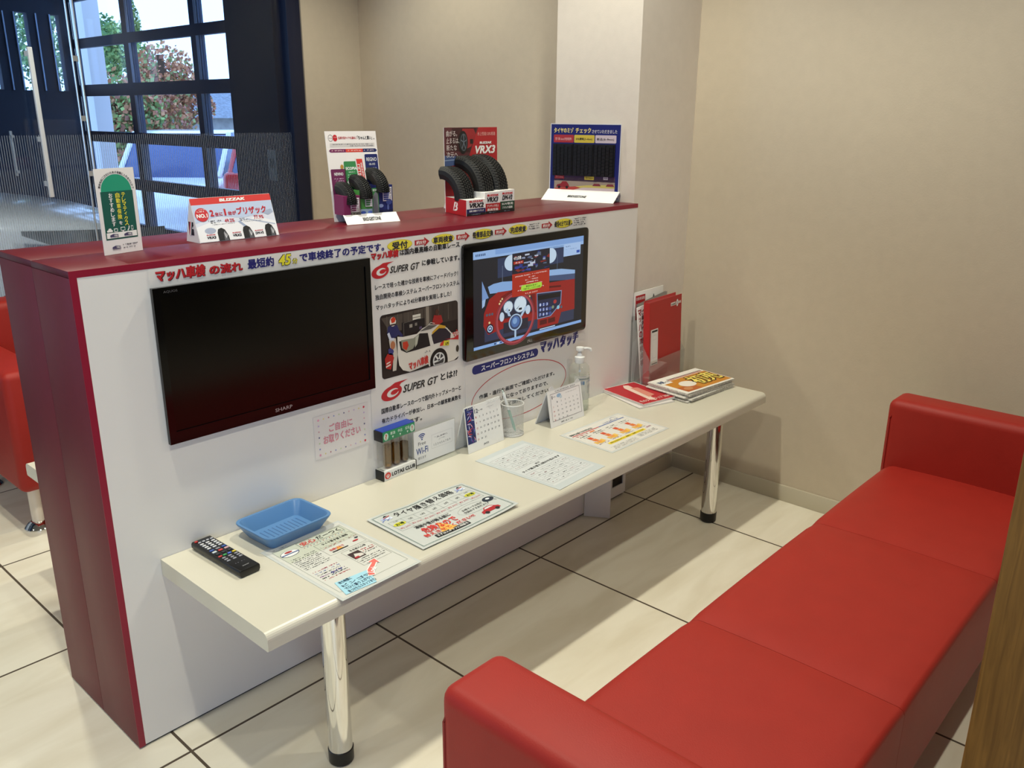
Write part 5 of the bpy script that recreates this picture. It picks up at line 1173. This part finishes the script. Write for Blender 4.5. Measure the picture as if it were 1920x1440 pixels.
b.rrect(.006, .02, .064, .140, .004, '6a2550', 3); b.rrect(.058, .02, .112, .160, .004, '35824a', 3); b.rrect(.142, .02, DWd-.003, .178, .004, '1a2560', 3)
b.text('NEWNO', .018, .123, .052, .131, W_, 4, .03); b.text('ECOPIA', .064, .137, .106, .145, W_, 4, .05); b.text('REGNO', .148, .159, .188, .169, W_, 4, .01); b.text('GR-XⅢ', .156, .148, .180, .154, W_, 4, 0, 0, 1); b.text('NH200 C', .074, .1295, .098, .133, W_, 4, 0, 0, 1)
for i in range(3): b.greek(.016+.004*i, .113-.006*i, .052, .116-.006*i, 'd8b8d0', 4, 630+i); b.greek(.070, .122-.006*i, .102, .125-.006*i, 'c8e4cc', 4, 640+i)
for i in range(2): b.greek(.156, .139-.006*i, .184, .142-.006*i, 'b8c4e4', 4, 650+i)
b.poly([(.016, .088), (.026, .099), (.066, .099), (.066, .078), (.026, .078)], 'f0ecea', 5); b.text('充実した', .030, .0895, .050, .0955, BLK, 6, .02); b.text('基本性能', .030, .0815, .052, .0875, BLK, 6, .02)
b.poly([(.064, .104), (.074, .115), (.112, .115), (.112, .096), (.074, .096)], 'f0ecea', 5); b.text('低燃費性能レベル', .074, .1015, .110, .1095, BLK, 6, .02); b.poly([(.191, .123), (.183, .134), (.156, .134), (.156, .113), (.183, .113)], 'f0ecea', 5); b.text('静・乗・運', .160, .119, .184, .128, BLK, 6, .02); b.ell(.050, .146, .006, .006, 'b88a3a', 5, 16)
b.build('back_card', (0, 0.010, 0), XV, tuple(Vector((0, .10, 1)).normalized()), ds, (DWd, DHh), None, .0014, M_CARD)
b = Board(); b.rect(.002, .0, .027, .150, 'f0e8e4', 1); b.poly([(.003, .012), (.014, .002), (.026, .012), (.026, .148), (.003, .148)], 'd23a34', 2)
b.vtext('ココが', .004, .134, .0105, W_, 3, .04); b.vtext('基準', .0035, .098, .0125, mat('ecd85a', .5), 3, .05); b.vtext('低車外音タイヤの', .0165, .138, .0075, W_, 3, .02, 1.0); b.greek(.007, .026, .022, .029, 'f4c8c0', 3, 660)
o = b.build('slanted_tag', (.100, -.010, .020), (1, 0, .0), (-.10, .10, 1), ds, None, [(0, 0), (.030, 0), (.030, .150), (0, .150)], .001, M_CARD)
def pocket(x0, x1, yf, z1, cfront, par, name='pocket'):
    return box(name, x0, x1, yf, .008, .022, z1, mat(cfront, .45), par)
for x0, x1, yf, z1, cc, lg in ((.000, .062, -.034, .074, '7a2856', '7a2856'), (.062, .118, -.030, .086, '4c9448', '3f8a4a'), (.128, .194, -.030, .098, '1c2a6a', '28388a')):
    p_ = pocket(x0, x1, yf, z1, cc, ds); b = Board(); w_ = x1-x0; a = .40*w_
    b.rect(a, z1-.044, w_-.004, z1-.006, 'ece8ea', 2)
    for i in range(6): b.rect(a+.003, z1-.013-.0056*i, a+.003+(w_-a)*.62*(1-.05*i), z1-.009-.0056*i, lg, 3); b.greek(w_-.012, z1-.013-.0056*i, w_-.006, z1-.0095-.0056*i, '77747a', 3, 670+i)
    if cc == '7a2856': b.rect(a, .0225, w_, .040, '8a8678', 2); b.greek(a, .032, w_-.001, .038, 'd8d4c8', 3, 680); b.greek(a, .024, w_-.001, .029, '3c3a34', 3, 681)
    elif cc == '4c9448': b.rect(.001, .0225, w_-.001, .036, '9ab4c8', 2); b.ell(.014, .027, .010, .004, '3c5ab0', 3, 14); b.ell(.040, .027, .009, .004, '5a78c8', 3, 14)
    else: b.ell(.018, .042, .010, .005, '8a9ac8', 2, 14); b.ell(.046, .038, .004, .009, '5a6aa8', 2, 14); b.rect(.001, .0225, w_-.001, .031, '141c48', 2); b.ell(.05, .052, .012, .008, '3c4c94', 2, 14)
    b.build('pocket_print', (x0, yf-.0004, 0), XV, ZV, p_)
tire('tire_sample', .044, .054, .012, .052, .031, -4, 92, ds); tire('tire_sample', .046, .058, .012, .066, .088, -4, 92, ds); tire('tire_sample', .046, .060, .012, .081, .152, -4, 92, ds)
b = Board(); b.rect(0, 0, .026, .070, '3f8a4a', 1); b.poly([(.002, .002), (.024, .002), (.022, .055), (.012, .060), (.004, .05)], '8e9294', 2)
for k in range(3): b.line([(.007+.005*k, .003), (.007+.005*k, .052)], .0008, '5c6062', 3)
b.text('ECOPIA', .003, .0615, .023, .067, W_, 3, .04); o = b.build('picture_tab', (.112, -.0312, .021), XV, ZV, ds, (.022, .055), None, .001, M_CARD)
prism('base_fold', [(-.050, 0), (-.0335, .024), (-.0325, .0235), (-.049, -.0002)], 'x', -.004, DWd+.006, M_CARD, ds)
b = Board(); bridge(b, .062, .008, .132, .0185); b.build('base_print', (0, -.0504, .0002), XV, tuple(Vector((0, .0165, .024)).normalized()), ds)
prism('easel_foot', [(.014, .0), (.026, .12), (.028, .12), (.060, 0), (.058, 0)], 'x', .06, .13, M_CARD, ds)

# red winter tire display
rd = thing('tire_display', 'red card display with three large black winter tire pieces in stepped boxes', 'display stand', (1.190, 0.128, T), R(0))
b = Board(); cw, ch = .215, .247
b.rect(0, 0, cw, ch, 'b02026', 1); b.poly([(0, .135), (.085, .137), (.135, ch), (0, ch)], '5a2a30', 2); b.poly([(0, .135), (.084, .137), (.094, .160), (0, .166)], '4c5c86', 3); b.poly([(0, .150), (.09, .153), (.092, .156), (0, .153)], '8a9ab8', 4)
b.poly([(.02, .180), (.10, .172), (.128, ch-.002), (.03, ch-.002)], '3a1418', 3); b.poly([(.06, .175), (.105, .190), (.125, .225), (.115, ch-.004), (.07, ch-.004)], '9a2228', 4)
b.ell(.072, .203, .019, .034, '0e0e10', 5, 28); b.ell(.074, .203, .0135, .026, '4c545c', 6, 26); b.ell(.074, .203, .011, .022, '1a1c20', 7, 24)
for k in range(5): a = R(90+72*k); b.line([(.074, .203), (.074+.0115*math.cos(a), .203+.023*math.sin(a))], .003, '6a727c', 8)
b.rect(.10, .198, .112, .212, '1a0c0e', 6)
for k, t_ in enumerate(('曲がる。', '止まるは、', '新たな', '次元へ')): b.text(t_, .006, .221-.0205*k, (.048, .056, .046, .050)[k], .238-.0205*k, mat('e4dcd8', .5), 9, .0)
b.text('氷上性能120%相違', .131, .222, .206, .233, mat('e8b8b0', .5), 5); b.text('BLIZZAK', .139, .197, .190, .204, W_, 5, .08, .15); b.text('VRX3', .121, .167, .206, .192, W_, 5, .05, .25); b.text('誕生', .148, .147, .174, .161, W_, 5, .0)
b.text('氷上性能No.1', .102, .1365-.012, .150, .1365-.002, mat('e8c0b8', .5), 5); b.greek(.154, .128, .20, .131, 'd89a94', 5, 700); b.greek(.154, .133, .20, .136, 'd89a94', 5, 701)
o = b.build('back_card', (0.019, .1295, 0), (1, .16, 0), (0, .01, 1), rd, (cw, ch), None, .0015, M_CARD); o.scale = (1.25, 1, 1); o.location = (-.005, 0, 0)
def stepbox(x0, x1, y0, y1, z1, nm, l1, l2, c2):
    p_ = box('step_box', x0, x1, y0, y1, 0, z1, M_CARD, rd, .0006, 1); b = Board(); w_ = x1-x0
    b.text('BLIZZAK', .010, z1-.013, w_-.008, z1-.007, MRED, 2, .09, .15); b.text(nm, .010, z1-.030, w_-.010, z1-.0155, BLK, 2, .06, .22)
    b.rect(0, 0, w_, z1-.034, c2, 1); b.rect(0, 0, w_, .008, '16181c', 2)
    if l1: b.text(l1, .008, z1-.045-.004*(l2 is None), w_-.008, z1-.0375, W_, 3, .02)
    if l2: b.text(l2, .010, z1-.056, w_-.010, z1-.0485, W_, 3, .02)
    b.greek(.018, .002, w_-.018, .005, '8a9ab0', 3, 710); b.build('box_print', (x0, y0-.0004, 0), XV, ZV, p_); return p_
lf_ = bmesh.new()
V_ = [lf_.verts.new(p) for p in ((-.021, 0, 0), (.018, .128, 0), (.060, .128, 0), (.060, 0, 0), (-.021, 0, .046), (.018, .128, .046), (.060, .128, .046), (.060, 0, .046))]
for f in ((0, 1, 2, 3), (4, 5, 6, 7), (0, 1, 5, 4), (1, 2, 6, 5), (2, 3, 7, 6), (3, 0, 4, 7)): lf_.faces.new([V_[i] for i in f])
fb = bm_obj('front_box', lf_, M_CARD, rd)
b = Board(); LLb = math.hypot(.039, .128); b.rect(0, 0, LLb, .046, 'b82028', 1); b.text('B', LLb*.5-.016, .010, LLb*.5+.014, .036, W_, 2, .04, .25); b.line([(LLb*.5-.012, .011), (LLb*.5+.006, .035)], .0035, mat('b82028', .5), 3)
b.build('side_print', (.018-.0004, .128, 0), (-.039, -.128, 0), ZV, fb)
b = Board(); w_ = .079
b.text('BLIZZAK', .010, .0385, w_-.010, .0440, MRED, 2, .09, .15); b.text('VRX2', .012, .0225, w_-.008, .0360, BLK, 2, .06, .22); b.rect(0, 0, w_, .0195, '1c2058', 1); b.text('信頼と実績のブリザック', .010, .0105, w_-.008, .0165, W_, 3, .02); b.rect(0, 0, w_, .007, '16181c', 2); b.greek(.02, .002, w_-.02, .005, '8a9ab0', 3, 711)
b.build('front_print', (-.020, -.0004, 0), XV, ZV, fb)
stepbox(.060, .128, .004, .128, .064, 'VRX3', 'ブリザック史上', '最高性能', 'b02228'); stepbox(.128, .194, .006, .128, .066, 'DM-V3', 'SUV専用', 'ブリザックの最高峰', '15402c')
tire('tire_sample', .062, .092, .122, .043, .022, -6, 92, rd, 4, .036); tire('tire_sample', .064, .104, .124, .060, .094, -6, 92, rd, 4, .036); tire('tire_sample', .060, .104, .124, .062, .160, -6, 92, rd, 4, .036)
prism('easel_foot', [(.165, 0), (.150, .15), (.152, .15), (.215, 0), (.213, 0)], 'x', .09, .15, M_CARD, rd)

# blue tread check board
td = thing('tread_display', 'square blue board with three black tread panels on a white base against the pillar', 'display stand', (1.7585, 0.3235, T), R(-75.5))
bw, bh = .262, .250; b = Board(); DB = '16206e'
b.rect(.0, .0, bw, bh, DB, 1); b.frame(0, 0, bw, bh, .003, 'dcdce0', 2)
b.text('タイヤのミゾ', .012, bh-.030, .086, bh-.012, mat('e8d88a', .5), 3, .05); b.text('チェック', .094, bh-.030, .152, bh-.012, mat('e8d88a', .5), 3, .05); b.text('させていただきました', .156, bh-.030, .248, bh-.018, mat('dcd8dc', .5), 3, .02)
for x0, x1, cc, t_ in ((.012, .088, 'b03038', '残り溝1.6mmが使用限界!'), (.090, .166, 'd8c044', '50%摩耗(3~4mm)'), (.169, .246, 'd4c4cc', '新品(8~9mm)')):
    b.rrect(x0, bh-.062, x1, bh-.036, .003, cc, 3); b.text(t_, x0+.006, bh-.055, x1-.008, bh-.045, mat('e8b0b0' if cc == 'b03038' else '2c2420', .5), 4, .02)
b.rect(.018, .016, .248, .070, '9a8a7c', 3); b.rect(.018, .058, .248, .076, '4a3050', 3); b.poly([(.020, .018), (.020, .030), (.14, .045), (.248, .050), (.248, .034), (.10, .018)], 'c0b060', 4); b.poly([(.020, .018), (.020, .032), (.10, .040), (.12, .036), (.06, .018)], 'b04038', 5); b.poly([(.05, .017), (.13, .037), (.248, .038), (.248, .017)], 'c8b4b8', 5)
b.poly([(.026, .036), (.030, .044), (.044, .048), (.050, .056), (.066, .056), (.074, .046), (.078, .036)], '8a2028', 6); b.ell(.038, .036, .005, .005, '1a1214', 7, 14); b.ell(.068, .036, .005, .005, '1a1214', 7, 14)
for x in (.165, .215): b.poly([(x, .044), (x+.006, .052), (x+.026, .052), (x+.032, .044)], '7a3038', 6)
b.rect(.020, .065, .056, .078, 'b03038', 6); b.text('残り1.6mm', .024, .068, .052, .075, mat('e8a8a0', .5), 7); b.rect(.134, .064, .170, .077, 'd8c044', 6); b.text('残り4mm', .138, .067, .166, .074, INK, 7); b.rect(.205, .066, .222, .077, 'd4c4cc', 6); b.text('新品', .208, .069, .219, .0745, INK, 7)
b.text('タイヤの残り溝が', .018, .0055, .060, .0125, W_, 6, .01); b.text('4', .064, .004, .072, .0135, mat('e8d88a', .5), 6, .03); b.greek(.074, .006, .120, .012, 'e8d88a', 6, 720); b.rect(.124, .003, .160, .015, '5a6ab0', 6); b.text('に止まりにくく', .164, .004, .216, .0130, W_, 6, .02); b.text('なります!', .218, .005, .246, .0115, W_, 6, .01)
b.build('printed_board', (.0, .030, .006), XV, tuple(Vector((0, .02, 1)).normalized()), td, (bw, bh), None, .002, M_CARD)
for x0 in (.013, .091, .169):
    bm = bmesh.new(); w_ = .076; rr = random.Random(int(x0*1000))
    add_box(bm, x0, x0+w_, .0255, .0305, .082, .190)
    cols = 5
    for i in range(cols):
        xa = x0+.003+(w_-.004)*i/cols; n_ = 9
        for j in range(n_):
            z = .084+.104*j/n_+(.005 if i % 2 else 0)
            if z+.0095 < .190: add_box(bm, xa, xa+(w_-.004)/cols-.0032, .0220-(.0015 if x0 > .15 else 0), .026, z, z+.0098)
    bm_obj('tread_panel', bm, mat('101011', .5, name='tread_rubber'), td)
prism('base_fold', [(-.030, 0), (.0285, .034), (.0315, .034), (.062, 0), (.060, 0), (.030, .030), (-.026, 0)], 'x', -.004, bw+.006, M_CARD, td)
b = Board(); bridge(b, .088, .022, .158, .035); b.build('base_print', (0, -.0305, .0002), XV, tuple(Vector((0, .0585, .034)).normalized()), td)
